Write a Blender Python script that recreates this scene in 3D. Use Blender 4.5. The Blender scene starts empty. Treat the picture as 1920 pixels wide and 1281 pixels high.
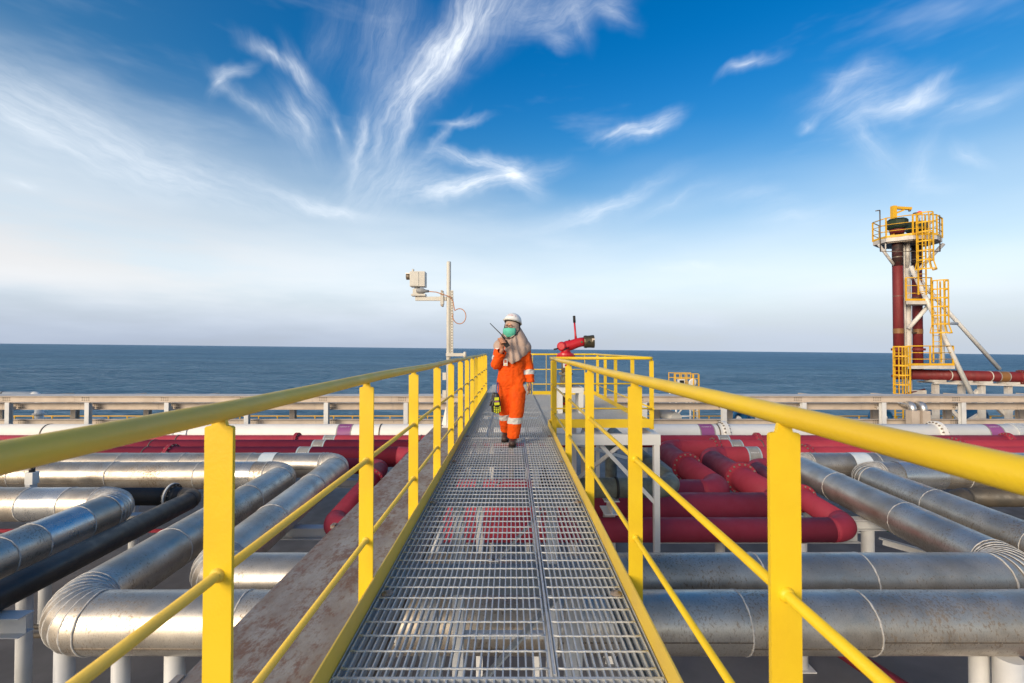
import bpy, bmesh, math, random
from mathutils import Vector, Matrix, noise as mnoise

random.seed(7)
PI = math.pi
R = math.radians
sc = bpy.context.scene
col = sc.collection

# ------------------------------------------------------------------ camera
# The place: x to the right, y forward along the catwalk, z up, catwalk grating at z = 0 (metres).
cam_d = bpy.data.cameras.new('camera')
cam = bpy.data.objects.new('camera', cam_d)
col.objects.link(cam)
sc.camera = cam
cam.location = (0, 0, 1.25)
cam.rotation_euler = (R(90.9), 0, 0)
cam_d.sensor_width = 36.0
cam_d.lens = 36.0 * 854 / 1920
cam_d.clip_start = 0.05
cam_d.clip_end = 60000
cam_d.dof.use_dof = True
cam_d.dof.focus_distance = 6.5
cam_d.dof.aperture_fstop = 6.3

# ------------------------------------------------------------------ exposure
sc.view_settings.view_transform = 'Standard'
sc.view_settings.look = 'None'
sc.view_settings.gamma = 1.0
sc.view_settings.exposure = 0.7
sc.cycles.max_bounces = 8
sc.cycles.use_denoising = True
sc.cycles.sample_clamp_indirect = 6.0

# ------------------------------------------------------------------ world: daylight sky with cirrus
SUN_EL, SUN_ROT = 19.0, 218.0
world = bpy.data.worlds.new('World')
sc.world = world
world.use_nodes = True
world.cycles.sampling_method = 'MANUAL'
world.cycles.sample_map_resolution = 256
wn = world.node_tree
for n in list(wn.nodes):
    wn.nodes.remove(n)


class NB:
    """small node-building helper: sockets in, sockets out"""
    def __init__(self, nt):
        self.nt = nt

    def node(self, t, **kw):
        n = self.nt.nodes.new(t)
        for k, v in kw.items():
            setattr(n, k, v)
        return n

    def put(self, sock, v):
        if hasattr(v, 'is_linked') or isinstance(v, bpy.types.NodeSocket):
            self.nt.links.new(v, sock)
        else:
            sock.default_value = v

    def m(self, op, a, b=0.0, c=0.0, clamp=False):
        n = self.node('ShaderNodeMath', operation=op, use_clamp=clamp)
        self.put(n.inputs[0], a)
        self.put(n.inputs[1], b)
        self.put(n.inputs[2], c)
        return n.outputs[0]

    def vm(self, op, a, b=(0, 0, 0)):
        n = self.node('ShaderNodeVectorMath', operation=op)
        self.put(n.inputs[0], a)
        if op == 'SCALE':
            self.put(n.inputs['Scale'], b)
        else:
            self.put(n.inputs[1], b)
        return n.outputs['Value'] if op in ('DOT_PRODUCT', 'LENGTH') else n.outputs[0]

    def mapr(self, v, a, b, c=0.0, d=1.0, interp='SMOOTHSTEP'):
        n = self.node('ShaderNodeMapRange', interpolation_type=interp)
        n.clamp = True
        for i, x in enumerate((v, a, b, c, d)):
            self.put(n.inputs[i], x)
        return n.outputs[0]

    def mix(self, f, a, b, blend='MIX'):
        n = self.node('ShaderNodeMix', data_type='RGBA', blend_type=blend)
        self.put(n.inputs[0], f)
        for s, v in ((n.inputs[6], a), (n.inputs[7], b)):
            self.put(s, (*v, 1.0) if isinstance(v, tuple) and len(v) == 3 else v)
        return n.outputs[2]

    def noise(self, vec, scale=5.0, detail=3.0, rough=0.5, dist=0.0, color=False):
        n = self.node('ShaderNodeTexNoise')
        if vec is not None:
            self.put(n.inputs['Vector'], vec)
        self.put(n.inputs['Scale'], scale)
        self.put(n.inputs['Detail'], detail)
        self.put(n.inputs['Roughness'], rough)
        self.put(n.inputs['Distortion'], dist)
        return n.outputs['Color'] if color else n.outputs['Fac']

    def comb(self, x, y, z=0.0):
        n = self.node('ShaderNodeCombineXYZ')
        for i, v in enumerate((x, y, z)):
            self.put(n.inputs[i], v)
        return n.outputs[0]


def build_world():
    b = NB(wn)
    out = b.node('ShaderNodeOutputWorld')
    bg = b.node('ShaderNodeBackground')
    bg.inputs[1].default_value = 0.112
    wn.links.new(bg.outputs[0], out.inputs[0])
    sky = b.node('ShaderNodeTexSky', sky_type='NISHITA', sun_disc=False)
    sky.sun_elevation = R(SUN_EL)
    sky.sun_rotation = R(SUN_ROT)
    sky.altitude = 20
    tc = b.node('ShaderNodeTexCoord')
    d = b.vm('NORMALIZE', tc.outputs['Generated'])
    sp = b.node('ShaderNodeSeparateXYZ')
    wn.links.new(d, sp.inputs[0])
    x, y, z = sp.outputs
    D = 180 / PI
    az = b.m('MULTIPLY', b.m('ARCTAN2', x, y), D)          # degrees, + to the right of the catwalk
    el = b.m('MAXIMUM', b.m('MULTIPLY', b.m('ARCSINE', z), D), -1.0)
    # clear-sky colour: deeper blue with height, paler towards the sun
    sdot = b.vm('DOT_PRODUCT', d, (math.sin(R(SUN_ROT)) * math.cos(R(SUN_EL)), math.cos(R(SUN_ROT)) * math.cos(R(SUN_EL)), math.sin(R(SUN_EL))))
    away = b.mapr(sdot, -0.35, 0.75, 1.0, 0.0)
    hs = b.node('ShaderNodeHueSaturation')
    wn.links.new(sky.outputs[0], hs.inputs['Color'])
    wn.links.new(b.m('ADD', 1.0, b.m('MULTIPLY', away, b.mapr(el, 6, 34, 0.16, 0.60))), hs.inputs['Saturation'])
    base = b.mix(b.m('MULTIPLY', away, b.mapr(el, 8, 30, 0.0, 1.0)), hs.outputs[0], b.mix(1.0, hs.outputs[0], (0.48, 1.02, 1.18), 'MULTIPLY'))
    # broad haze veil low in the sky, uneven
    q = b.comb(az, el, 0.0)
    big = b.noise(b.vm('MULTIPLY', q, (0.020, 0.075, 1)), 1.0, 3, 0.5)
    big2 = b.noise(b.vm('MULTIPLY', q, (0.05, 0.25, 1)), 1.0, 4, 0.55)
    el_w = b.m('ADD', el, b.m('MULTIPLY', b.m('SUBTRACT', big, 0.5), 16.0))
    el_w = b.m('ADD', el_w, b.m('MULTIPLY', az, 0.06))      # the veil stands higher to the left
    veil = b.mapr(el_w, 1.5, 25.5, 0.97, 0.0)
    veil = b.m('MULTIPLY', veil, b.mapr(big2, 0.25, 0.7, 0.90, 1.06), clamp=True)
    lowg = b.mapr(b.m('ADD', el, b.m('MULTIPLY', b.m('SUBTRACT', big2, 0.5), 5.0)), 0.0, 8.5, 1.0, 0.0)
    vcol = b.mix(b.m('MULTIPLY', lowg, b.mapr(az, -50, 40, 1.0, 0.72)), (6.15, 6.75, 7.25), (3.15, 3.65, 4.6))
    warm = b.m('MULTIPLY', b.mapr(az, -62, -8, 1.0, 0.0), b.m('MULTIPLY', b.mapr(el, 3, 8, 0, 1), b.mapr(el, 9, 17, 1, 0)))
    vcol = b.mix(b.m('MULTIPLY', warm, b.mapr(big2, 0.35, 0.6, 0.0, 0.75)), vcol, (6.5, 6.0, 5.8))
    # around the sun the veil glows as the clear sky there does
    glow = b.mapr(sdot, 0.3, 1.0, 0.0, 1.0)
    vcol = b.mix(glow, vcol, (19.0, 15.0, 10.5))
    c = b.mix(veil, base, vcol)
    # cirrus: soft strokes of cloud filled with wind-drawn fibres
    wq = b.vm('ADD', q, b.vm('SCALE', b.vm('SUBTRACT', b.noise(q, 0.13, 4, 0.55, color=True), (0.5, 0.5, 0.5)), 4.2))
    total = None
    # (az, el, half length, half width, tilt, strength) in degrees, by fibre family
    fams = CIRRUS
    for ang, strokes in fams.items():
        ca, sa = math.cos(R(ang)), math.sin(R(ang))
        s = b.vm('DOT_PRODUCT', wq, (ca, sa, 0))
        t = b.vm('DOT_PRODUCT', wq, (-sa, ca, 0))
        fib = b.noise(b.comb(b.m('MULTIPLY', s, 0.16), b.m('MULTIPLY', t, 0.95), ang), 1.0, 5, 0.68, 0.0)
        fib = b.mapr(fib, 0.22, 0.82, 0.0, 1.0, 'LINEAR')
        acc = 0.0
        for (a0, e0, L, W, tl, k) in strokes:
            mp = b.node('ShaderNodeMapping', vector_type='TEXTURE')
            wn.links.new(wq, mp.inputs[0])
            mp.inputs[1].default_value = (a0, e0, 0)
            mp.inputs[2].default_value = (0, 0, R(tl))
            mp.inputs[3].default_value = (L * 2.3, W * 2.5 + 0.15, 100.0)
            gr = b.node('ShaderNodeTexGradient', gradient_type='QUADRATIC_SPHERE')
            wn.links.new(mp.outputs[0], gr.inputs[0])
            acc = b.m('MULTIPLY_ADD', gr.outputs['Fac'], k * 0.84, acc)
        lay = b.m('MULTIPLY', acc, b.m('ADD', b.m('MULTIPLY', fib, 0.88), 0.10))
        total = lay if total is None else b.m('ADD', total, lay)
    # thin cirrus everywhere, front and back alike
    thin = b.noise(b.vm('MULTIPLY', q, (0.030, 0.11, 1)), 1.0, 5, 0.6, 0.0)
    total = b.m('ADD', total, b.m('MULTIPLY', b.mapr(thin, 0.52, 0.85), b.mapr(el, 4, 14, 0.0, 0.30)))
    total = b.m('MINIMUM', total, 0.96)
    c = b.mix(total, c, (7.4, 7.8, 8.25))
    wn.links.new(b.mix(1.0, c, (0.8, 0.8, 0.8), 'MULTIPLY'), bg.inputs[0])


CIRRUS = {}
CIRRUS.update({
    54: [(-8.7, 33.1, 8.31, 1.43, 47, 0.95), (-11.3, 30.1, 5.85, 1.6, 55, 0.62), (-14.8, 28.7, 3.52, 1.92, 47, 0.35), (-32.2, 27.0, 1.31, 0.39, 66, 1.0), (-17.0, 20.2, 4.18, 2.67, 64, 0.55), (-13.6, 20.8, 3.04, 1.19, 59, 0.4), (-3.8, 35.9, 7.79, 2.06, 29, 0.8), (-8.5, 25.3, 2.21, 0.29, 44, 0.6), (42.2, 22.7, 1.74, 0.42, 26, 0.85), (35.7, 24.9, 1.55, 0.71, 43, 0.45)],
    72: [(-15.8, 34.0, 5.35, 2.38, 67, 0.42), (-12.9, 25.9, 4.1, 0.47, 63, 0.8), (-22.3, 32.8, 3.43, 1.34, 66, 0.2), (-18.5, 24.7, 1.95, 0.41, 79, 0.85), (-19.2, 21.4, 2.78, 0.53, 85, 0.6), (-16.7, 24.1, 1.63, 0.36, 84, 0.3), (42.2, 17.1, 1.91, 0.65, 72, 0.4)],
    15: [(-31.1, 28.3, 1.38, 0.37, 26, 0.75), (-10.7, 21.6, 2.61, 1.13, 21, 0.4), (5.9, 36.8, 6.16, 1.14, 6, 0.6), (16.7, 25.3, 2.65, 0.75, 18, 1.3), (27.7, 28.9, 2.08, 0.39, 5, 0.85), (40.3, 21.9, 2.71, 0.59, 1, 0.8), (33.4, 22.6, 0.97, 0.3, 8, 0.5), (46.6, 20.9, 2.13, 0.6, 12, 0.5), (44.5, 21.0, 1.61, 0.26, 7, 0.35), (12.8, 17.6, 5.86, 0.61, 19, 0.65), (9.2, 16.4, 5.16, 1.11, 12, 0.3), (19.3, 16.8, 3.47, 0.48, 16, 0.3), (-4.8, 20.1, 7.0, 0.95, 10, 1.7), (-6.1, 26.7, 2.39, 0.27, 9, 0.75), (13.4, 25.0, 2.15, 0.38, -2, 0.8), (37.9, 23.4, 3.97, 1.25, -8, 0.55), (31.8, 14.3, 2.98, 0.81, 0, 0.35), (28.8, 16.5, 4.69, 0.96, -9, 0.25)],
    -54: [(-29.4, 25.1, 3.34, 0.55, -36, 0.55), (-27.9, 30.0, 2.18, 0.46, -21, 1.0), (38.5, 19.8, 3.1, 0.77, -64, 0.45), (45.6, 17.1, 1.11, 0.3, -53, 0.6), (-24.8, 28.6, 2.52, 0.63, -49, 0.75), (-25.2, 24.5, 2.96, 1.97, -64, 0.55), (-24.6, 23.0, 1.46, 0.7, -55, 0.4), (-20.9, 24.1, 1.61, 0.36, -69, 0.6), (8.6, 35.6, 1.56, 0.77, -51, 0.4)],
    -14: [(-5.1, 23.1, 4.1, 0.6, -5, 1.25), (-36.5, 17.0, 11.04, 1.51, -2, 0.35), (-24.0, 16.6, 3.4, 0.57, -6, 0.85), (-20.6, 15.8, 2.91, 0.53, -2, 0.5), (-47.0, 13.6, 0.68, 0.22, 0, 0.5), (37.3, 25.7, 2.04, 0.62, -17, 0.65), (21.7, 9.2, 4.66, 0.42, -7, 0.5), (0.3, 21.2, 2.72, 0.9, -29, 1.4), (-45.9, 20.7, 7.9, 1.75, -12, 0.42), (-41.7, 18.6, 11.76, 2.13, -10, 0.45), (-46.8, 18.5, 4.45, 0.52, -24, 0.42), (6.1, 34.6, 1.56, 0.65, -17, 0.5), (12.5, 36.2, 2.26, 0.78, -23, 0.6), (42.7, 15.6, 2.13, 0.62, -40, 0.35)],
})
build_world()

# ------------------------------------------------------------------ sun, low and hazy, behind the camera to the left
sun_d = bpy.data.lights.new('sun', 'SUN')
sun_d.energy = 1.8
sun_d.angle = R(26)
sun_d.color = (1.0, 0.84, 0.64)
sun = bpy.data.objects.new('sun', sun_d)
col.objects.link(sun)
_sd = Vector((math.sin(R(SUN_ROT)) * math.cos(R(SUN_EL)), math.cos(R(SUN_ROT)) * math.cos(R(SUN_EL)), math.sin(R(SUN_EL))))
sun.rotation_euler = (-_sd).to_track_quat('-Z', 'Y').to_euler()
sun.location = _sd * 50

# ================================================================== materials
def new_mat(name):
    m = bpy.data.materials.new(name)
    m.use_nodes = True
    return m, NB(m.node_tree), m.node_tree.nodes['Principled BSDF']


def coords(b, kind='Object'):
    return b.node('ShaderNodeTexCoord').outputs[kind]


def bump(b, p, h, strength, dist=0.01):
    n = b.node('ShaderNodeBump')
    b.put(n.inputs['Height'], h)
    n.inputs['Strength'].default_value = strength
    n.inputs['Distance'].default_value = dist
    b.put(p.inputs['Normal'], n.outputs[0])


def paint(name, c1, rough=0.45, c2=None, vscale=3.0, vamt=0.5, bscale=0, bstr=0.15, spots=None, spot_cut=0.66, spot_scale=9.0, metal=0.0, spec=0.5, stretch=(1, 1, 1), spot_soft=0.07):
    """painted or plain surface: mottled colour, optional rust/dirt spots, optional orange-peel"""
    m, b, p = new_mat(name)
    co = b.vm('MULTIPLY', coords(b), stretch)
    c2 = c2 or tuple(x * 0.82 for x in c1)
    f = b.mapr(b.noise(co, vscale, 5, 0.6), 0.35, 0.68, 0, vamt)
    c = b.mix(f, c1, c2)
    if spots:
        n = b.noise(co, spot_scale, 6, 0.68)
        n2 = b.noise(co, spot_scale * 0.17, 3, 0.5)
        s = b.mapr(b.m('ADD', n, b.m('MULTIPLY', b.m('SUBTRACT', n2, 0.5), 0.45)), spot_cut, spot_cut + spot_soft, 0, 0.9)
        c = b.mix(s, c, spots)
    b.put(p.inputs['Base Color'], c)
    b.put(p.inputs['Roughness'], b.mapr(b.noise(co, vscale * 3, 3), 0.3, 0.7, rough * 0.85, min(1, rough * 1.15)))
    p.inputs['Metallic'].default_value = metal
    p.inputs['Specular IOR Level'].default_value = spec
    if bscale:
        bump(b, p, b.noise(co, bscale, 3, 0.5), bstr, 0.004)
    return m


def cladding(name, rust=0.5, base=(0.60, 0.60, 0.61), tint=(0.44, 0.41, 0.37), rough=0.30):
    """weathered metal jacketing: dull patches, drip-like rust flecks, faint dents"""
    m, b, p = new_mat(name)
    co = coords(b)
    pt = b.mapr(b.noise(co, 1.7, 4, 0.6), 0.35, 0.7)
    c = b.mix(pt, base, tint)
    fl = b.noise(b.vm('MULTIPLY', co, (46, 46, 19)), 1.0, 4, 0.62, 0.4)
    ar = b.noise(co, 1.1, 3, 0.55)
    fs = b.mapr(b.m('ADD', fl, b.m('MULTIPLY', b.m('SUBTRACT', ar, 0.5), 0.50)), 0.545, 0.68, 0, rust)
    c = b.mix(fs, c, (0.24, 0.155, 0.09))
    gr = b.noise(b.vm('MULTIPLY', co, (130, 130, 60)), 1.0, 2, 0.6)
    c = b.mix(b.mapr(gr, 0.48, 0.72, 0, 0.5), c, (0.30, 0.28, 0.25))
    b.put(p.inputs['Base Color'], c)
    p.inputs['Metallic'].default_value = 0.78
    r = b.m('ADD', b.mapr(b.noise(co, 5, 4, 0.6), 0.3, 0.7, rough - 0.05, rough + 0.10), b.m('MULTIPLY', fs, 0.35))
    b.put(p.inputs['Roughness'], r)
    h = b.m('ADD', b.noise(co, 3.2, 2, 0.5), b.m('MULTIPLY', b.noise(co, 90, 2, 0.5), 0.05))
    bump(b, p, h, 0.22, 0.02)
    return m


def emit_mat(name, c, s):
    m, b, p = new_mat(name)
    p.inputs['Base Color'].default_value = (*c, 1)
    p.inputs['Emission Color'].default_value = (*c, 1)
    p.inputs['Emission Strength'].default_value = s
    return m


M = {}
M['yellow'] = paint('yellow_paint', (0.85, 0.59, 0.018), 0.42, (0.79, 0.52, 0.018), 3.2, 0.9, 120, 0.15, (0.34, 0.20, 0.05), 0.755, 30)
M['yellow_old'] = paint('worn_yellow_paint', (0.84, 0.59, 0.08), 0.5, (0.76, 0.53, 0.11), 3.0, 0.8, 90, 0.2, (0.30, 0.16, 0.06), 0.76, 22)
M['yellow_far'] = paint('yellow_tower_paint', (0.80, 0.45, 0.012), 0.5, (0.62, 0.36, 0.03), 3.0, 0.6)
M['clad'] = cladding('metal_jacketing', 0.62, (0.62, 0.565, 0.49), (0.44, 0.38, 0.31), 0.40)
M['clad_blue'] = cladding('clean_metal_jacketing', 0.5, (0.60, 0.56, 0.50), (0.45, 0.40, 0.34), 0.36)
M['clad_bright'] = cladding('new_metal_jacketing', 0.12, (0.64, 0.645, 0.65), (0.54, 0.54, 0.53), 0.28)
M['sealant'] = paint('grey_sealant', (0.60, 0.59, 0.57), 0.7, (0.38, 0.36, 0.33), 14, 0.8, 60, 0.4)
M['strapmetal'] = paint('dark_strap', (0.14, 0.12, 0.10), 0.5, (0.25, 0.20, 0.15), 8, 0.7, metal=0.4)
M['red'] = paint('red_oxide_paint', (0.385, 0.038, 0.068), 0.7, (0.32, 0.030, 0.053), 1.6, 0.8, 140, 0.12, (0.36, 0.06, 0.06), 0.84, 30, spec=0.35)
M['red_tower'] = paint('dark_red_stack_paint', (0.20, 0.018, 0.020), 0.6, (0.13, 0.014, 0.016), 1.2, 0.9, 60, 0.2, (0.05, 0.03, 0.03), 0.74, 5, stretch=(2, 2, 0.4))
M['red_bright'] = paint('signal_red_paint', (0.52, 0.016, 0.028), 0.35, (0.42, 0.014, 0.022), 5, 0.6, 60, 0.1)
M['bolt'] = paint('galvanised_bolt', (0.42, 0.38, 0.34), 0.45, (0.24, 0.18, 0.13), 30, 0.8, metal=0.6)
M['black_pipe'] = paint('bare_dark_pipe', (0.030, 0.028, 0.027), 0.42, (0.055, 0.045, 0.035), 2.5, 0.8, 60, 0.3, (0.09, 0.065, 0.045), 0.70, 18)
M['brown_pipe'] = paint('weathered_brown_pipe', (0.085, 0.070, 0.052), 0.5, (0.05, 0.045, 0.038), 3.0, 0.9, 70, 0.4, (0.03, 0.028, 0.025), 0.66, 14)
M['green_pipe'] = paint('verdigris_pipe', (0.17, 0.19, 0.155), 0.6, (0.10, 0.10, 0.08), 4.0, 1.0, 60, 0.35, (0.16, 0.22, 0.19), 0.64, 12)
M['soot'] = paint('sooty_stack_paint', (0.075, 0.016, 0.016), 0.7, (0.025, 0.018, 0.016), 2.0, 1.0, 60, 0.2)
M['white'] = paint('white_paint', (0.76, 0.76, 0.74), 0.45, (0.68, 0.68, 0.66), 2.0, 0.6, 70, 0.06, (0.40, 0.30, 0.22), 0.80, 12)
M['white_pipe'] = paint('white_pipe_paint', (0.83, 0.83, 0.81), 0.5, (0.76, 0.76, 0.73), 1.2, 0.8, spots=(0.42, 0.37, 0.30), spot_cut=0.82, spot_scale=8)
M['white_tower'] = paint('stained_white_paint', (0.66, 0.64, 0.60), 0.55, (0.45, 0.41, 0.37), 1.6, 0.8, spots=(0.16, 0.11, 0.08), spot_cut=0.72, spot_scale=5)
M['white_steel'] = paint('white_steel_paint', (0.70, 0.71, 0.71), 0.5, (0.58, 0.59, 0.60), 2.0, 0.8, spots=(0.32, 0.21, 0.14), spot_cut=0.76, spot_scale=9)
M['cream'] = paint('cream_beam_paint', (0.58, 0.50, 0.42), 0.55, (0.47, 0.40, 0.335), 1.5, 0.9, 40, 0.2, (0.20, 0.12, 0.08), 0.76, 7)
M['cream_top'] = paint('pale_tray_cover', (0.62, 0.60, 0.57), 0.5, (0.52, 0.48, 0.45), 1.3, 0.8, spots=(0.28, 0.18, 0.12), spot_cut=0.74, spot_scale=6)
M['girder'] = paint('rusting_grey_primer', (0.33, 0.315, 0.295), 0.62, (0.22, 0.175, 0.145), 4.5, 0.95, 60, 0.4, (0.185, 0.10, 0.065), 0.44, 34, stretch=(1, 0.5, 1), spot_soft=0.22)
M['galv'] = paint('galvanised_steel', (0.62, 0.655, 0.68), 0.5, (0.50, 0.535, 0.56), 16, 0.9, 130, 0.3, metal=0.25, spots=(0.30, 0.24, 0.18), spot_cut=0.80, spot_scale=30)
M['galv_light'] = paint('worn_bright_galvanising', (0.66, 0.68, 0.69), 0.55, (0.54, 0.56, 0.57), 25, 0.9, 130, 0.35, metal=0.45)
M['channel'] = paint('grey_channel_paint', (0.50, 0.55, 0.575), 0.55, (0.42, 0.46, 0.485), 3, 0.8, 50, 0.15)
M['deck'] = paint('grey_deck_paint', (0.165, 0.165, 0.172), 0.6, (0.12, 0.121, 0.128), 0.8, 0.9, 40, 0.3, (0.125, 0.11, 0.095), 0.72, 2.5)
M['hull'] = paint('hull_paint', (0.03, 0.035, 0.05), 0.5)
M['blue'] = paint('blue_machine_paint', (0.012, 0.10, 0.24), 0.4, (0.01, 0.075, 0.18), 3, 0.6)
M['black'] = paint('black_plastic', (0.012, 0.012, 0.013), 0.4, (0.02, 0.02, 0.02), 5, 0.5)
M['blackrub'] = paint('black_rubber', (0.018, 0.017, 0.016), 0.7)
M['vent_green'] = paint('dark_green_vent_paint', (0.014, 0.040, 0.020), 0.6, (0.01, 0.02, 0.013), 6, 0.9)
M['bandgrey'] = paint('grey_marker_band', (0.34, 0.34, 0.33), 0.5, (0.26, 0.235, 0.21), 6, 0.8)
M['bandbrown'] = paint('ochre_marker_band', (0.26, 0.12, 0.035), 0.5, (0.20, 0.10, 0.04), 6, 0.8)
M['bandpurple'] = paint('purple_marker_band', (0.30, 0.085, 0.26), 0.5, (0.26, 0.08, 0.22), 6, 0.6)
M['bandpale'] = paint('pale_blue_marker_edge', (0.42, 0.52, 0.56), 0.5)
M['bandwhite'] = paint('white_marker_band', (0.70, 0.75, 0.78), 0.45, (0.5, 0.62, 0.70), 6, 0.7)
M['mark'] = paint('pale_lettering', (0.72, 0.74, 0.74), 0.6)
M['bronze'] = paint('olive_bronze_nozzle', (0.105, 0.090, 0.055), 0.42, (0.07, 0.06, 0.04), 9, 0.8, 60, 0.2, metal=0.5)
M['valve'] = paint('rusty_green_valve', (0.13, 0.15, 0.11), 0.6, (0.16, 0.085, 0.045), 9, 1.0, 60, 0.4)
M['boxwhite'] = paint('off_white_housing', (0.66, 0.64, 0.58), 0.5, (0.56, 0.53, 0.47), 4, 0.7)
M['cable'] = paint('orange_cable', (0.55, 0.24, 0.10), 0.6)
M['greyc'] = paint('grey_cable', (0.30, 0.31, 0.32), 0.6)
M['greenclip'] = paint('green_clamp', (0.01, 0.15, 0.075), 0.5)
M['chrome'] = paint('polished_steel', (0.6, 0.62, 0.65), 0.15, metal=1.0)
M['lampred'] = emit_mat('red_beacon', (0.8, 0.05, 0.02), 0.6)
# the worker
M['orange'] = paint('orange_coverall_cloth', (0.86, 0.105, 0.008), 0.85, (0.74, 0.082, 0.007), 7, 0.8, 260, 0.25, spec=0.2)
M['reflective'] = paint('reflective_tape', (0.62, 0.62, 0.60), 0.45, (0.5, 0.5, 0.49), 20, 0.7)
M['hijab'] = paint('beige_cloth', (0.47, 0.355, 0.30), 0.8, (0.40, 0.295, 0.245), 5, 0.7, 200, 0.1, spec=0.25)
M['hem'] = paint('pale_cloth_hem', (0.66, 0.56, 0.48), 0.75)
M['skin'] = paint('skin', (0.50, 0.255, 0.165), 0.5, (0.43, 0.20, 0.125), 12, 0.6)
M['mask'] = paint('green_mask_cloth', (0.13, 0.56, 0.42), 0.75, (0.10, 0.48, 0.36), 9, 0.6, spec=0.2)
M['helmet'] = paint('white_helmet_shell', (0.80, 0.80, 0.79), 0.25)
M['boot'] = paint('brown_leather', (0.075, 0.042, 0.034), 0.5, (0.05, 0.03, 0.026), 20, 0.8, 120, 0.3)
M['logo'] = paint('magenta_lettering', (0.55, 0.03, 0.12), 0.5)
M['badge'] = paint('badge_card', (0.72, 0.70, 0.68), 0.3)
M['badge_red'] = paint('badge_photo', (0.45, 0.10, 0.06), 0.4)
M['hivis'] = paint('hi_vis_yellow_glove', (0.62, 0.66, 0.02), 0.7)
M['bluecord'] = paint('blue_cord', (0.02, 0.10, 0.30), 0.6)


def water_mat():
    m, b, p = new_mat('sea_water')
    nt = m.node_tree
    nt.nodes.remove(p)
    out = nt.nodes['Material Output']
    co = coords(b)
    dist = b.vm('LENGTH', co)
    w1 = b.noise(b.vm('MULTIPLY', co, (0.13, 0.30, 1)), 1.0, 6, 0.64, 0.5)
    w2 = b.noise(b.vm('MULTIPLY', co, (0.020, 0.045, 1)), 1.0, 4, 0.55)
    w3 = b.noise(b.vm('MULTIPLY', co, (0.0016, 0.006, 1)), 1.0, 3, 0.5)
    h = b.m('ADD', b.m('MULTIPLY', w1, 1.0), b.m('MULTIPLY', w2, 2.2))
    n = b.node('ShaderNodeBump')
    b.put(n.inputs['Height'], h)
    n.inputs['Strength'].default_value = 1.0
    n.inputs['Distance'].default_value = 3.2
    # body colour of the water, patchy with wind
    dif = b.node('ShaderNodeBsdfDiffuse')
    b.put(dif.inputs['Color'], b.mix(b.mapr(w3, 0.35, 0.65), (0.075, 0.180, 0.275), (0.110, 0.240, 0.350)))
    b.put(dif.inputs['Normal'], n.outputs[0])
    gl = b.node('ShaderNodeBsdfGlossy')
    b.put(gl.inputs['Roughness'], b.mapr(dist, 40, 1500, 0.16, 0.45))
    gl.inputs['Color'].default_value = (0.80, 0.92, 1.0, 1)
    b.put(gl.inputs['Normal'], n.outputs[0])
    fr = b.node('ShaderNodeFresnel')
    fr.inputs['IOR'].default_value = 1.333
    b.put(fr.inputs['Normal'], n.outputs[0])
    mx = b.node('ShaderNodeMixShader')
    # wave slopes keep the mean reflectance of a rough sea well below that of a flat one
    b.put(mx.inputs[0], b.m('MULTIPLY', b.m('MINIMUM', fr.outputs[0], 0.72), b.mapr(b.m('ADD', b.m('MULTIPLY', w1, 0.7), b.m('MULTIPLY', w2, 0.3)), 0.38, 0.62, 0.03, 1.0)))
    nt.links.new(dif.outputs[0], mx.inputs[1])
    nt.links.new(gl.outputs[0], mx.inputs[2])
    nt.links.new(mx.outputs[0], out.inputs[0])
    return m


M['sea'] = water_mat()


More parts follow.
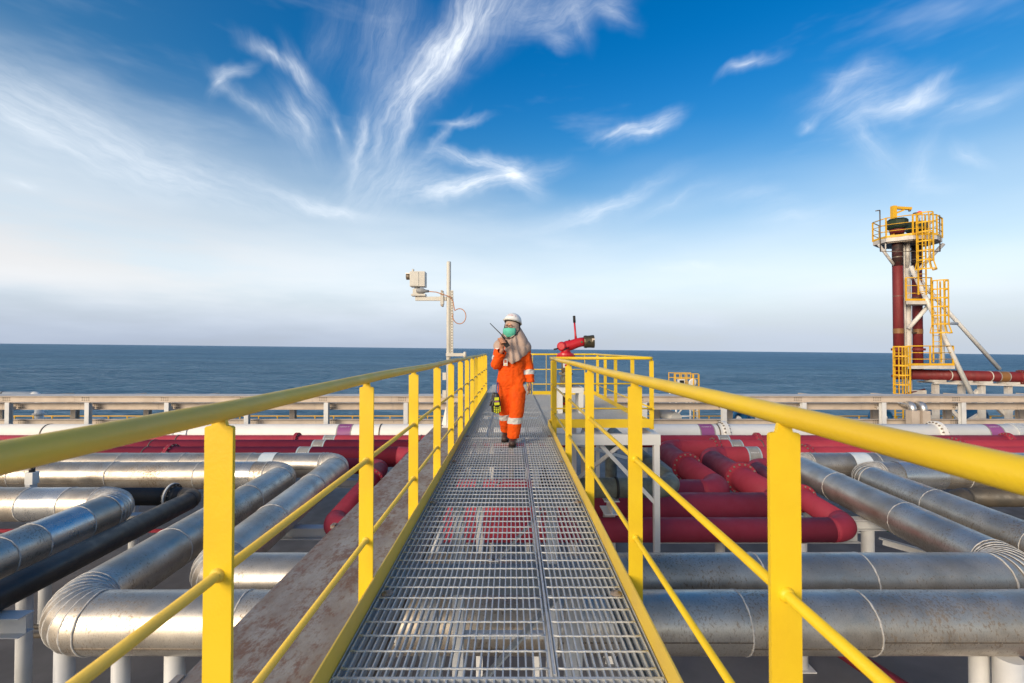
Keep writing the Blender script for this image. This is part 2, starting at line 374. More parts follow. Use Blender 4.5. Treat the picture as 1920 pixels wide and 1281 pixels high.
# ================================================================== mesh helpers
class MB:
    def __init__(self):
        self.v, self.f, self.s, self.mi = [], [], [], []

    def add(self, vs, fs, smooth=False, mi=0):
        o = len(self.v)
        self.v += [tuple(p) for p in vs]
        self.f += [tuple(i + o for i in f) for f in fs]
        self.s += [smooth] * len(fs)
        self.mi += [mi] * len(fs)
        return self

    def box(self, x0, x1, y0, y1, z0, z1, mi=0):
        vs = [(x, y, z) for z in (z0, z1) for y in (y0, y1) for x in (x0, x1)]
        return self.add(vs, [(0, 2, 3, 1), (4, 5, 7, 6), (0, 1, 5, 4), (2, 6, 7, 3), (0, 4, 6, 2), (1, 3, 7, 5)], False, mi)

    def bar(self, a, b, w, h, up=(0, 0, 1), mi=0):
        """rectangular bar from a to b, w across, h along 'up'"""
        a, b = Vector(a), Vector(b)
        d = (b - a).normalized()
        u = Vector(up)
        sx = d.cross(u)
        if sx.length < 1e-4:
            sx = d.cross(Vector((1, 0, 0)))
        sx.normalize()
        u = sx.cross(d).normalized()
        vs = []
        for p in (a, b):
            for i, j in ((-1, -1), (1, -1), (1, 1), (-1, 1)):
                vs.append(p + sx * (i * w / 2) + u * (j * h / 2))
        return self.add(vs, [(3, 2, 1, 0), (4, 5, 6, 7), (0, 1, 5, 4), (1, 2, 6, 5), (2, 3, 7, 6), (3, 0, 4, 7)], False, mi)

    def tube(self, pts, rad, n=12, caps=True, mi=0, smooth=True):
        pts = [Vector(p) for p in pts]
        rs = rad if isinstance(rad, (list, tuple)) else [rad] * len(pts)
        ts = []
        for i in range(len(pts)):
            t = (pts[min(i + 1, len(pts) - 1)] - pts[max(i - 1, 0)]).normalized()
            ts.append(t)
        u = ts[0].orthogonal().normalized()
        vs, fs = [], []
        for i, p in enumerate(pts):
            t = ts[i]
            u = (u - t * u.dot(t)).normalized()
            w = t.cross(u)
            for k in range(n):
                a = 2 * PI * k / n
                vs.append(p + (u * math.cos(a) + w * math.sin(a)) * rs[i])
        for i in range(len(pts) - 1):
            for k in range(n):
                k2 = (k + 1) % n
                fs.append((i * n + k, i * n + k2, (i + 1) * n + k2, (i + 1) * n + k))
        self.add(vs, fs, smooth, mi)
        if caps:
            o = len(self.v) - len(vs)
            self.f.append(tuple(o + k for k in reversed(range(n))))
            self.f.append(tuple(o + (len(pts) - 1) * n + k for k in range(n)))
            self.s += [False, False]
            self.mi += [mi, mi]
        return self

    def rings(self, rings, closed_ends=False, mi=0, smooth=True):
        n = len(rings[0])
        vs = [p for r in rings for p in r]
        fs = []
        for i in range(len(rings) - 1):
            for k in range(n):
                k2 = (k + 1) % n
                fs.append((i * n + k, i * n + k2, (i + 1) * n + k2, (i + 1) * n + k))
        self.add(vs, fs, smooth, mi)
        if closed_ends:
            o = len(self.v) - len(vs)
            self.f.append(tuple(o + k for k in reversed(range(n))))
            self.f.append(tuple(o + (len(rings) - 1) * n + k for k in range(n)))
            self.s += [False, False]
            self.mi += [mi, mi]
        return self

    def lathe(self, c, axis, prof, n=20, mi=0, smooth=True):
        """prof: list of (distance along axis, radius)"""
        c, ax = Vector(c), Vector(axis).normalized()
        u = ax.orthogonal().normalized()
        w = ax.cross(u)
        rr = []
        for (s, r) in prof:
            rr.append([c + ax * s + (u * math.cos(2 * PI * k / n) + w * math.sin(2 * PI * k / n)) * max(r, 1e-4) for k in range(n)])
        return self.rings(rr, True, mi, smooth)

    def hexbolt(self, c, axis, r, h):
        return self.lathe(c, axis, [(0, r), (h, r)], 6, 0, False)

    def build(self, name, mat, parent=None, kind=None):
        me = bpy.data.meshes.new(name)
        me.from_pydata(self.v, [], self.f)
        me.polygons.foreach_set('use_smooth', self.s)
        mats = mat if isinstance(mat, (list, tuple)) else [mat]
        for m in mats:
            me.materials.append(M[m] if isinstance(m, str) else m)
        if len(mats) > 1:
            me.polygons.foreach_set('material_index', self.mi)
        me.update()
        return link(name, me, parent, kind)


def link(name, me, parent=None, kind=None):
    o = bpy.data.objects.new(name, me)
    col.objects.link(o)
    if parent is not None:
        o.parent = parent
        o.matrix_parent_inverse = PINV.get(parent.name, Matrix())
    if kind:
        o['kind'] = kind
    return o


PINV = {}


def thing(name, label, cat, loc=(0, 0, 0), group=None):
    """an Empty at the thing's base that parents its parts; parts are given in place coordinates"""
    o = bpy.data.objects.new(name, None)
    col.objects.link(o)
    o.location = loc
    o.empty_display_size = 0.2
    o['label'] = label
    o['category'] = cat
    if group:
        o['group'] = group
    PINV[o.name] = Matrix.Translation(-Vector(loc))
    return o


def tag(o, label, cat, group=None):
    o['label'] = label
    o['category'] = cat
    if group:
        o['group'] = group
    return o


# ---- pipe paths: straight runs joined by bends of radius br
def path(pts, br):
    pts = [Vector(p) for p in pts]
    el = []
    cur = pts[0]
    for i in range(1, len(pts) - 1):
        p = pts[i]
        a = (pts[i - 1] - p).normalized()
        c = (pts[i + 1] - p).normalized()
        ang = math.acos(max(-1, min(1, a.dot(c))))
        tl = br / math.tan(ang / 2)
        s, e = p + a * tl, p + c * tl
        cen = p + (a + c).normalized() * (br / math.sin(ang / 2))
        el.append(('s', cur, s))
        axis = (s - cen).cross(e - cen).normalized()
        el.append(('a', cen, s, axis, PI - ang))
        cur = e
    el.append(('s', cur, pts[-1]))
    return el


def ring(c, ax, r, n=36, jit=0.0):
    ax = Vector(ax).normalized()
    u = ax.cross(Vector((0, 0, 1)))
    if u.length < 1e-3:
        u = Vector((1, 0, 0))
    u.normalize()
    w = u.cross(ax)
    return [Vector(c) + (u * math.cos(2 * PI * k / n) + w * math.sin(2 * PI * k / n)) * (r + random.uniform(-jit, jit)) for k in range(n)]


def arc_ring(cen, s, axis, th, r, n=36):
    rot = Matrix.Rotation(th, 3, axis)
    rad = rot @ (s - cen)
    ru = rad.normalized()
    return [cen + rad + (ru * math.cos(2 * PI * k / n) + axis * math.sin(2 * PI * k / n)) * r for k in range(n)]


def bead(rg, c, w, h):
    """irregular sealant bead following a ring of points"""
    pts = []
    n = len(rg)
    vs, fs = [], []
    ax = (rg[1] - rg[0]).cross(rg[n // 3] - rg[0]).normalized()
    for k, p in enumerate(rg):
        o = (p - c).normalized()
        ww = w * random.uniform(0.55, 1.35)
        hh = h * random.uniform(0.6, 1.4)
        off = ax * random.uniform(-0.3, 0.3) * w
        vs += [p - ax * ww + off - o * 0.003, p + o * hh - ax * ww * 0.5 + off, p + o * hh + ax * ww * 0.5 + off, p + ax * ww + off - o * 0.003]
    for k in range(n):
        k2 = (k + 1) % n
        for j in range(3):
            fs.append((k * 4 + j, k * 4 + j + 1, k2 * 4 + j + 1, k2 * 4 + j))
    return vs, fs


def clad_pipe(name, label, pts, r, br, sheet=1.25, gores=8, lap=None, mats=('clad',), group=None, bw=0.012, straight_mats=None):
    """insulated pipe in metal jacketing: rolled sheets on the runs, mitred gores on the bends, sealant beads at the joints"""
    t = thing(name, label, 'pipe', tuple(pts[0]), group)
    nseg = 40
    el = path(pts, br)
    cnt = 0
    for ei, e in enumerate(el):
        if e[0] == 's':
            a, q = e[1], e[2]
            L = (q - a).length
            if L < 0.05:
                continue
            d = (q - a) / L
            n = max(1, round(L / sheet))
            cuts = [0.0]
            for i in range(1, n):
                cuts.append((i + random.uniform(-0.18, 0.18)) / n * L)
            cuts.append(L)
            for i in range(n):
                s0, s1 = cuts[i], cuts[i + 1]
                dr = random.uniform(-0.002, 0.002)
                mm = MB()
                rr = [ring(a + d * s, d, r + dr + (0.004 if s == s1 else 0), nseg) for s in (s0, s0 + (s1 - s0) * 0.5, s1)]
                mm.rings(rr, False)
                mt = (straight_mats or {}).get((ei, i), mats[cnt % len(mats)])
                cnt += 1
                mm.build('cladding_sheet', mt, t)
                if lap is not None:
                    u = d.cross(Vector((0, 0, 1))).normalized()
                    w = u.cross(d)
                    sg = lap + (0.25 if i % 2 else 0.0)
                    o = (u * math.cos(sg) + w * math.sin(sg))
                    lm = MB()
                    lm.bar(a + d * s0 + o * (r + 0.002), a + d * s1 + o * (r + 0.002), 0.010, 0.010, o)
                    for k in range(1, 8):
                        lm.lathe(a + d * (s0 + (s1 - s0) * k / 8) + o * (r + 0.004), o, [(0, 0.008), (0.007, 0.006)], 6, 1)
                    lm.build('lap_seam', ['strapmetal', 'bolt'], t)
                if i:
                    rg = ring(a + d * s0, d, r + 0.003, 60)
                    v, f = bead(rg, a + d * s0, bw, 0.005)
                    MB().add(v, f, True).build('seam_bead', 'sealant', t)
        else:
            _, cen, s, axis, ang = e
            for g in range(gores):
                r0 = arc_ring(cen, s, axis, ang * g / gores, r + 0.009, nseg)
                r1 = arc_ring(cen, s, axis, ang * (g + 1) / gores, r - 0.004, nseg)
                # orient so that normals point outward
                MB().rings([r0, r1], False).build('elbow_gore', mats[g % len(mats)], t)
            for g in range(gores + 1):
                rg = arc_ring(cen, s, axis, ang * g / gores, r + 0.007, 60)
                c0 = cen + Matrix.Rotation(ang * g / gores, 3, axis) @ (s - cen)
                v, f = bead(rg, c0, bw * 0.9, 0.005)
                MB().add(v, f, True).build('seam_bead', 'sealant', t)
    return t


def plain_pipe(name, label, pts, r, br, mat, seams=True, group=None, n=36, cat='pipe', elbow_mat=None):
    t = thing(name, label, cat, tuple(pts[0]), group)
    for e in path(pts, br):
        if e[0] == 's':
            a, q = e[1], e[2]
            d = (q - a).normalized()
            MB().rings([ring(a, d, r, n), ring(q, d, r, n)], True).build('run', mat, t)
        else:
            _, cen, s, axis, ang = e
            rr = [arc_ring(cen, s, axis, ang * k / 10, r, n) for k in range(11)]
            MB().rings(rr, True).build('elbow', elbow_mat or mat, t)
            if seams:
                for th in (0, ang):
                    c0 = cen + Matrix.Rotation(th, 3, axis) @ (s - cen)
                    ax = axis.cross(c0 - cen).normalized()
                    MB().rings([ring(c0 - ax * 0.012, ax, r + 0.0005, n), ring(c0 - ax * 0.004, ax, r + 0.004, n), ring(c0 + ax * 0.004, ax, r + 0.004, n), ring(c0 + ax * 0.012, ax, r + 0.0005, n)], False).build('weld', mat, t)
    return t


BOLT = {}


def flange(t, c, ax, r, mat='red', nb=16, k=1.42, th=0.045, single=True, bolt_mat='bolt'):
    """a bolted pair of flange discs; every bolt a piece of its own where it can be seen"""
    c, ax = Vector(c), Vector(ax).normalized()
    m = MB()
    m.lathe(c - ax * (th + 0.004), ax, [(-0.06, r + 0.001), (-0.012, r + 0.02), (0, r + 0.03), (0.0005, r * k), (th, r * k)], 40, 0, False)
    m.lathe(c + ax * 0.004, ax, [(0, r * k), (th, r * k), (th + 0.0005, r + 0.03), (th + 0.012, r + 0.02), (th + 0.06, r + 0.001)], 40, 0, False)
    m.lathe(c - ax * 0.004, ax, [(0, r * k * 0.86), (0.008, r * k * 0.86)], 30, 1)
    f = m.build('flange', [mat, 'black'], t)
    u = ax.orthogonal().normalized()
    w = ax.cross(u)
    br = r * (1 + k) / 2 + 0.01
    key = (round(r, 3), round(th, 3), tuple(round(x, 4) for x in ax), bolt_mat)
    if key not in BOLT:
        bm_ = MB()
        rb = r * 0.085
        e = th + 0.004
        bm_.lathe((0, 0, 0), ax, [(-e - rb * 1.8, rb * 0.5), (-e - rb * 1.1, rb * 0.55), (-e - rb * 1.1 + 0.0003, rb), (-e, rb), (-e + 0.0003, rb * 0.55), (e - 0.0003, rb * 0.55), (e, rb), (e + rb * 1.1, rb), (e + rb * 1.1 + 0.0003, rb * 0.55), (e + rb * 1.8, rb * 0.5)], 6, 0, False)
        o = bm_.build('bolt', bolt_mat, f)
        BOLT[key] = o.data
        first = o
    else:
        first = None
    for i in range(nb):
        a = 2 * PI * (i + 0.5) / nb
        p = c + (u * math.cos(a) + w * math.sin(a)) * br
        if single:
            o = first if (first is not None and i == 0) else link('bolt', BOLT[key], f)
            o.location = p
    return f


def band(t, c, ax, r, wid, mat, edge=None, name='marker_band', marks=None):
    """painted or taped band round a pipe, optional pale edges and a line of small unreadable lettering"""
    c, ax = Vector(c), Vector(ax).normalized()
    m = MB()
    m.rings([ring(c - ax * wid / 2, ax, r + 0.003), ring(c + ax * wid / 2, ax, r + 0.003)], False)
    o = m.build(name, mat, t)
    if edge:
        for s in (-1, 1):
            p = c + ax * s * (wid / 2 + 0.02)
            MB().rings([ring(p - ax * 0.02, ax, r + 0.0035), ring(p + ax * 0.02, ax, r + 0.0035)], False).build('band_edge', edge, o)
    if marks is not None:
        lm = MB()
        u = Vector((0, -1, 0))
        w = Vector((0, 0, 1))
        n_ = 9
        for i in range(n_):
            if i == 7:
                continue
            x = (i - n_ / 2 + 0.5) / n_ * wid * 0.72
            hh = 0.026 if i != 8 else 0.034
            ww = wid * 0.055
            for (z0, z1, x0, x1) in ((0, 1, -1, -0.4), (0.0 if i % 2 else 0.75, 0.25 if i % 2 else 1, -0.4, 1.0)):
                vs = []
                for (zz, xx) in ((z0, x0), (z0, x1), (z1, x1), (z1, x0)):
                    a = marks + (zz - 0.5) * hh / r
                    vs.append(c + ax * (x + xx * ww) + (u * math.cos(a) + w * math.sin(a)) * (r + 0.0055))
                lm.add(vs, [(0, 1, 2, 3)])
        lm.build('lettering', 'mark', o, 'stuff')
    return o


def strap(t, c, ax, r, mat='strapmetal', w=0.02, name='strap'):
    c, ax = Vector(c), Vector(ax).normalized()
    return MB().rings([ring(c - ax * w, ax, r + 0.001), ring(c - ax * w, ax, r + 0.014), ring(c + ax * w, ax, r + 0.014), ring(c + ax * w, ax, r + 0.001)], False).build(name, mat, t)


def ibeam(m, a, b, h, w, tf=0.014, tw=0.010, up=(0, 0, 1)):
    """I-section from a to b (centre line)"""
    a, b = Vector(a), Vector(b)
    u = Vector(up)
    m.bar(a + u * (h / 2 - tf / 2), b + u * (h / 2 - tf / 2), w, tf, up)
    m.bar(a - u * (h / 2 - tf / 2), b - u * (h / 2 - tf / 2), w, tf, up)
    m.bar(a, b, tw, h - 2 * tf - 0.0005, up)
    return m

# ================================================================== the setting
DZ = -4.25          # main deck below the catwalk
sea = MB().add([(-30000, -30000, 0), (30000, -30000, 0), (30000, 30000, 0), (-30000, 30000, 0)], [(0, 1, 2, 3)]).build('sea', 'sea')
sea.location = (0, 0, -20)
sea.rotation_euler = (0, 0.0107, 0)      # the ship lists a little against the horizon
sea['kind'] = 'structure'
dk = MB().box(-46, 46, -22, 29.6, DZ - 0.3, DZ).build('main_deck', 'deck')
dk['kind'] = 'structure'
hl = MB().box(-46, 46, -21.9, 29.5, -24, DZ - 0.304).build('hull', 'hull', dk)
hl2 = MB().bar((-46, 29.45, DZ + 0.06), (46, 29.45, DZ + 0.06), 0.05, 0.12).build('gunwale_bar', 'deck', dk)


# ================================================================== catwalk
XL, XR = -0.69, 0.585          # inner faces of the toe plates
RAIL_Z = 1.095
walk = thing('catwalk', 'straight galvanised grating catwalk running away between yellow handrails', 'walkway', (0, 1.7, 0))


def grate_bars(m_b, m_c, x0, x1, y0, y1, pitch=0.03, cross=0.1):
    n = max(1, round((x1 - x0) / pitch))
    for i in range(n + 1):
        x = x0 + (x1 - x0) * i / n
        m_b.box(x - 0.003, x + 0.003, y0, y1, -0.032, 0)
    k = max(1, round((y1 - y0) / cross))
    for i in range(k):
        y = y0 + (i + 0.5) * (y1 - y0) / k
        m_c.bar((x0, y, -0.002), (x1, y, -0.002), 0.005, 0.005)


def grating_panel(parent, x0, x1, y0, y1, single):
    """one grating panel: banding frame, twisted cross bars, bearing bars (single pieces on the near panels)"""
    fr = MB()
    fr.box(x0 - 0.0014, x0 + 0.0014, y0, y1, -0.034, 0.0018)
    fr.box(x1 - 0.0014, x1 + 0.0014, y0, y1, -0.034, 0.0018)
    fr.box(x0 + 0.0032, x1 - 0.0032, y0 - 0.003, y0 + 0.003, -0.034, 0.001)
    fr.box(x0 + 0.0032, x1 - 0.0032, y1 - 0.003, y1 + 0.003, -0.034, 0.001)
    g = fr.build('grating_panel', 'galv_light', parent)
    xa, xb = x0 + 0.016, x1 - 0.016
    if not single:
        mb, mc = MB(), MB()
        grate_bars(mb, mc, xa, xb, y0 + 0.004, y1 - 0.004)
        mb.build('bearing_bars', 'galv', g, 'stuff')
        mc.build('cross_bars', 'galv_light', g, 'stuff')
        return g
    n = max(1, round((xb - xa) / 0.03))
    me = None
    for i in range(n + 1):
        x = xa + (xb - xa) * i / n
        if me is None:
            o = MB().box(-0.0031, 0.0031, y0 + 0.004, y1 - 0.004, -0.032, 0).build('bearing_bar', 'galv', g)
            me = o.data
        else:
            o = link('bearing_bar', me, g)
        o.location = (x + random.uniform(-0.0012, 0.0012), 0, random.uniform(-0.0006, 0.0003))
    k = round((y1 - y0) / 0.1)
    me = None
    for i in range(k):
        y = y0 + (i + 0.5) * (y1 - y0) / k
        if me is None:
            # square bar twisted along its length
            mm = MB()
            rr = []
            ns = max(8, int((xb - xa) / 0.03))
            for s in range(ns + 1):
                a = s * 0.35
                px = xa + (xb - xa) * s / ns
                wv = 0.0008 * (-1) ** s
                rr.append([Vector((px, 0.0050 * math.cos(a + q * PI / 3), wv + 0.0050 * math.sin(a + q * PI / 3))) for q in range(6)])
            mm.rings(rr, True, 0, True)
            o = mm.build('cross_bar', 'galv_light', g)
            me = o.data
        else:
            o = link('cross_bar', me, g)
        o.location = (0, y + random.uniform(-0.002, 0.002), -0.0012)
    return g


grating_panel(walk, XL + 0.006, XR - 0.006, 0.2, 1.745, False)
grating_panel(walk, XL + 0.006, 0.1608, 1.751, 6.40, True)
grating_panel(walk, 0.1642, XR - 0.006, 1.751, 6.40, True)
grating_panel(walk, XL + 0.006, -0.3662, 6.406, 9.0, False)
grating_panel(walk, -0.3628, XR - 0.006, 6.406, 9.0, False)
grating_panel(walk, XL + 0.006, XR - 0.006, 9.006, 12.45, False)
grating_panel(walk, XL + 0.006, 0.49, 12.46, 15.8, False)
for (x, ya, yb) in ((0.1625, 1.76, 6.395), (-0.3645, 6.41, 8.995)):
    MB().box(x - 0.0048, x + 0.0048, ya, yb, 0.0022, 0.0055).build('joint_strip', 'galv_light', walk)
for x in (XL - 0.03, XR + 0.03):
    m = MB()
    s = 1 if x > 0 else -1
    m.box(x - 0.006, x + 0.006, -0.5, 15.8, -0.20, -0.037)
    m.box(min(x, x - s * 0.07), max(x, x - s * 0.07), -0.5, 15.8, -0.212, -0.2005)
    m.box(min(x - s * 0.0065, x - s * 0.07), max(x - s * 0.0065, x - s * 0.07), -0.5, 15.8, -0.046, -0.037)
    m.build('stringer', 'channel', walk)
for y in (1.3, 2.7, 4.2, 5.57, 7.0, 8.4, 9.8, 11.2, 12.6, 14.0, 15.4):
    m = MB()
    m.box(XL - 0.022, XR + 0.022, y - 0.005, y + 0.005, -0.195, -0.0475)
    m.box(XL - 0.022, XR + 0.022, y + 0.0055, y + 0.07, -0.0575, -0.0475)
    m.box(XL - 0.022, XR + 0.022, y + 0.0055, y + 0.07, -0.195, -0.185)
    m.build('cross_channel', 'channel', walk)
    for x in (-0.11 + random.uniform(-0.02, 0.02),):
        c = MB().box(x - 0.03, x + 0.03, y - 0.010, y + 0.010, 0.0022, 0.006)
        c.lathe((x, y, 0.006), (0, 0, 1), [(0, 0.009), (0.008, 0.008)], 6, 1)
        c.build('grating_clip', ['galv_light', 'black'], walk)
for y in (2.34, 3.72, 5.05, 6.5):
    for x in (XL + 0.055, XR - 0.055):
        c = MB().lathe((x, y, 0.002), (0, 0, 1), [(0, 0.030), (0.004, 0.030), (0.006, 0.012), (0.014, 0.010)], 10)
        c.build('fixing_saddle', 'girder', walk)
for y in (2.7, 4.2, 7.0, 11.2):
    for x in (-0.50, 0.37):
        m = MB()
        ibeam(m, (x, y + 0.09, -0.21), (x, y + 0.09, DZ), 0.10, 0.10, 0.009, 0.007, (0, 1, 0))
        m.build('column', 'white_steel', walk)
    MB().bar((-0.48, y + 0.17, -1.15), (0.35, y + 0.17, -0.22), 0.012, 0.075, (0, 1, 0)).build('brace', 'channel', walk)
    if y < 5:
        MB().bar((-0.50, y + 0.145, -1.45), (0.37, y + 0.145, -1.45), 0.06, 0.05).build('tie', 'white_steel', walk)


# ------------------------------------------------------------------ handrails
def post(t, x, y, zb=-0.12, w=0.071, th=0.011, zt=RAIL_Z, along='x', mat='yellow'):
    h = zt - 0.040
    pr = [(-w / 2, zb), (w / 2, zb), (w / 2, h - 0.004), (w / 2 - 0.004, h), (0.019, h + 0.002), (0.014, h + 0.024), (-0.014, h + 0.024), (-0.019, h + 0.002), (-w / 2 + 0.004, h), (-w / 2, h - 0.004)]
    n = len(pr)
    if along == 'x':
        vs = [(x + a, y - th / 2, z) for a, z in pr] + [(x + a, y + th / 2, z) for a, z in pr]
    else:
        vs = [(x + th / 2, y + a, z) for a, z in pr] + [(x - th / 2, y + a, z) for a, z in pr]
    fs = [tuple(range(n)), tuple(reversed(range(n, 2 * n)))] + [(i, i + n, (i + 1) % n + n, (i + 1) % n) for i in range(n)]
    return MB().add(vs, fs).build('post', mat, t)


def weld(t, c, ax, r, mat='yellow'):
    return MB().lathe(c, ax, [(-0.016, r), (-0.010, r + 0.005), (0.0, r + 0.0075), (0.010, r + 0.005), (0.016, r)], 12).build('weld', mat, t)


RTOP, RMID = 0.0245, 0.0128
MIDZ = (0.685, 0.285)
lrail = thing('handrail', 'long yellow handrail along the left edge of the grating catwalk', 'handrail', (-0.735, 1.15, 0))
LX = -0.735
l_posts = [0.15, 1.15, 2.31, 3.41, 4.48, 5.5, 6.5, 7.45, 8.4, 9.3, 10.25, 11.1, 11.95, 12.8]
wob = lambda k: 0.004 * math.sin(k * 2.1)
MB().tube([(LX + wob(y), y, RAIL_Z + wob(y + 1)) for y in [-0.6 + i * 0.45 for i in range(30)]] + [(LX, 12.84, RAIL_Z)], RTOP, 20).build('top_rail', 'yellow_old', lrail)
for z in MIDZ:
    MB().tube([(LX, -0.6, z), (LX, 12.8, z)], RMID, 12).build('mid_rail', 'yellow_old', lrail)
for y in l_posts:
    post(lrail, LX, y, -0.18)
    for z in MIDZ:
        weld(lrail, (LX, y, z), (0, 1, 0), RMID, 'yellow_old')
MB().box(XL - 0.007, XL, -0.5, 12.86, -0.03, 0.10).build('toe_plate', 'yellow_old', lrail)

rrail = thing('handrail', 'yellow handrail along the right edge, ending at the side platform corner', 'handrail', (0.63, 1.06, 0))
RX = 0.63
r_posts = [0.0, 1.06, 2.34, 3.71, 5.09, 6.8]
MB().tube([(RX + wob(y), y, RAIL_Z + wob(y + 2) * 0.8) for y in [-0.6 + i * 0.45 for i in range(18)]] + [(RX, 7.36, RAIL_Z)], RTOP, 20).build('top_rail', 'yellow', rrail)
for z in MIDZ:
    MB().tube([(RX, -0.6, z), (RX, 7.3, z)], RMID, 12).build('mid_rail', 'yellow', rrail)
for y in r_posts:
    post(rrail, RX, y, -0.18)
    for z in MIDZ:
        weld(rrail, (RX, y, z), (0, 1, 0), RMID)
MB().box(XR, XR + 0.007, -0.5, 7.42, -0.03, 0.10).build('toe_plate', 'yellow_old', rrail)

# side platform on the right with its own railing
PX1, PY0, PY1 = 2.27, 7.42, 12.40
plat = thing('side_platform', 'square grating platform on a white frame beside the right handrail', 'platform', (1.4, 9.9, 0))
grating_panel(plat, XR + 0.01, 1.42, PY0, PY1, False)
grating_panel(plat, 1.43, PX1 + 0.03, PY0, PY1, False)
for (a, b_) in (((XR + 0.06, PY0 - 0.05, -0.21), (PX1 + 0.11, PY0 - 0.05, -0.21)), ((XR + 0.06, PY1 + 0.02, -0.21), (PX1 + 0.11, PY1 + 0.02, -0.21)), ((PX1 + 0.06, PY0 + 0.005, -0.21), (PX1 + 0.06, PY1 - 0.035, -0.21)), ((1.4, PY0 + 0.005, -0.21), (1.4, PY1 - 0.035, -0.21)), ((XR + 0.06, 9.9, -0.212), (1.345, 9.9, -0.212))):
    MB().bar(a, b_, 0.10, 0.17).build('frame_beam', 'white', plat)
for (x, y) in ((PX1 + 0.055, PY0 - 0.045), (PX1 + 0.055, PY1), (1.05, PY0 + 0.7), (1.5, 11.0)):
    MB().box(x - 0.045, x + 0.045, y - 0.045, y + 0.045, DZ, -0.297).build('leg', 'white', plat)
    MB().box(x - 0.075, x + 0.075, y - 0.075, y + 0.075, DZ + 0.004, DZ + 0.03).build('foot_plate', 'white', plat)
for (a, b_) in (((1.05, PY0 + 0.7, -1.15), (1.75, PY0 - 0.02, -0.32)), ((PX1 + 0.05, PY0 - 0.04, -1.25), (1.45, PY0 + 0.05, -0.32)), ((1.0, PY0 + 0.75, -0.95), (0.55, PY0 + 0.6, -0.3)), ((1.5, 11.0, -1.2), (2.2, 12.3, -0.32)), ((1.05, PY0 + 0.72, -0.42), (2.25, PY0 + 1.6, -0.9))):
    MB().bar(a, b_, 0.06, 0.06).build('brace', 'white_steel', plat)

prail = thing('platform_railing', 'yellow railing round the outer sides of the square side platform', 'handrail', (PX1, PY0, 0))
zr = RAIL_Z


def rounded(pts, br, n=6):
    o = []
    for e in path(pts, br):
        if e[0] == 's':
            o += [e[1], e[2]]
        else:
            _, cen, s, axis, ang = e
            o += [cen + Matrix.Rotation(ang * k / n, 3, axis) @ (s - cen) for k in range(1, n)]
    q = [o[0]]
    for p in o[1:]:
        if (p - q[-1]).length > 1e-4:
            q.append(p)
    return q


MB().tube(rounded([(RX - 0.02, 7.36, zr), (PX1, 7.36, zr), (PX1, 12.42, zr), (0.56, 12.42, zr), (0.56, 15.7, zr)], 0.07), RTOP, 14).build('top_rail', 'yellow', prail)
for z in MIDZ:
    MB().tube([(RX + 0.04, 7.36, z), (PX1, 7.36, z)], RMID, 10).build('mid_rail', 'yellow', prail)
    MB().tube([(PX1, 7.30, z), (PX1, 12.42, z)], RMID, 10).build('mid_rail', 'yellow', prail)
    MB().tube([(PX1 - 0.04, 12.42, z), (0.56, 12.42, z)], RMID, 10).build('mid_rail', 'yellow', prail)
    MB().tube([(0.56, 12.46, z), (0.56, 15.7, z)], RMID, 10).build('mid_rail', 'yellow', prail)
post(prail, RX + 0.03, 7.37, -0.1)
for y in (7.42, 8.6, 10.0, 11.1, 12.1):
    post(prail, PX1, y, -0.06)
for x in (0.56, 0.93, 1.98):
    post(prail, x, 12.42, -0.06, 0.05, 0.012, along='y')
for y in (13.5, 14.6, 15.65):
    post(prail, 0.56, y, -0.06, 0.05, 0.012, along='y')
m = MB()
for (n_, bx_) in (('toe_plate', (XR + 0.02, PX1 + 0.02, 7.385, 7.392, -0.03, 0.11)), ('toe_plate', (PX1 - 0.045, PX1 - 0.038, 7.4, 12.38, 0.004, 0.10)), ('toe_plate', (0.57, PX1 - 0.05, 12.385, 12.392, 0.004, 0.10)), ('toe_plate', (0.505, 0.512, 12.46, 15.75, 0.004, 0.10))):
    MB().box(*bx_).build(n_, 'yellow', prail)

# ------------------------------------------------------------------ rusting girder left of the catwalk
gird = thing('girder', 'wide grey plate girder with rust patches left of the catwalk', 'girder', (-1.1, 4, -0.8))
seg = [-0.6, 3.83, 7.25, 11.0, 16.0]
for i in range(4):
    m = MB().box(-1.5, -0.79, seg[i] + 0.003, seg[i + 1] - 0.003, -0.275 - 0.001 * (i % 2), -0.25 - 0.001 * (i % 2))
    m.build('top_plate', 'girder', gird)
MB().box(-1.16, -1.13, -0.6, 16, -0.82, -0.28).build('web', 'girder', gird)
MB().box(-1.45, -0.85, -0.6, 16, -0.845, -0.822).build('bottom_plate', 'girder', gird)
for y in (1.4, 3.83, 6.2, 8.77, 11.0):
    MB().box(-1.46, -1.162, y - 0.007, y + 0.007, -0.82, -0.28).build('stiffener', 'girder', gird)
for y in (2.08, 3.9, 7.3):
    MB().box(-1.535, -1.4985, y - 0.03, y + 0.03, -0.268, -0.243).build('lifting_lug', 'girder', gird)
for y in (3.3, 7.0, 12.3):
    MB().tube([(-1.15, y, -0.85), (-1.15, y, DZ)], 0.10, 16).build('column', 'white_steel', gird)

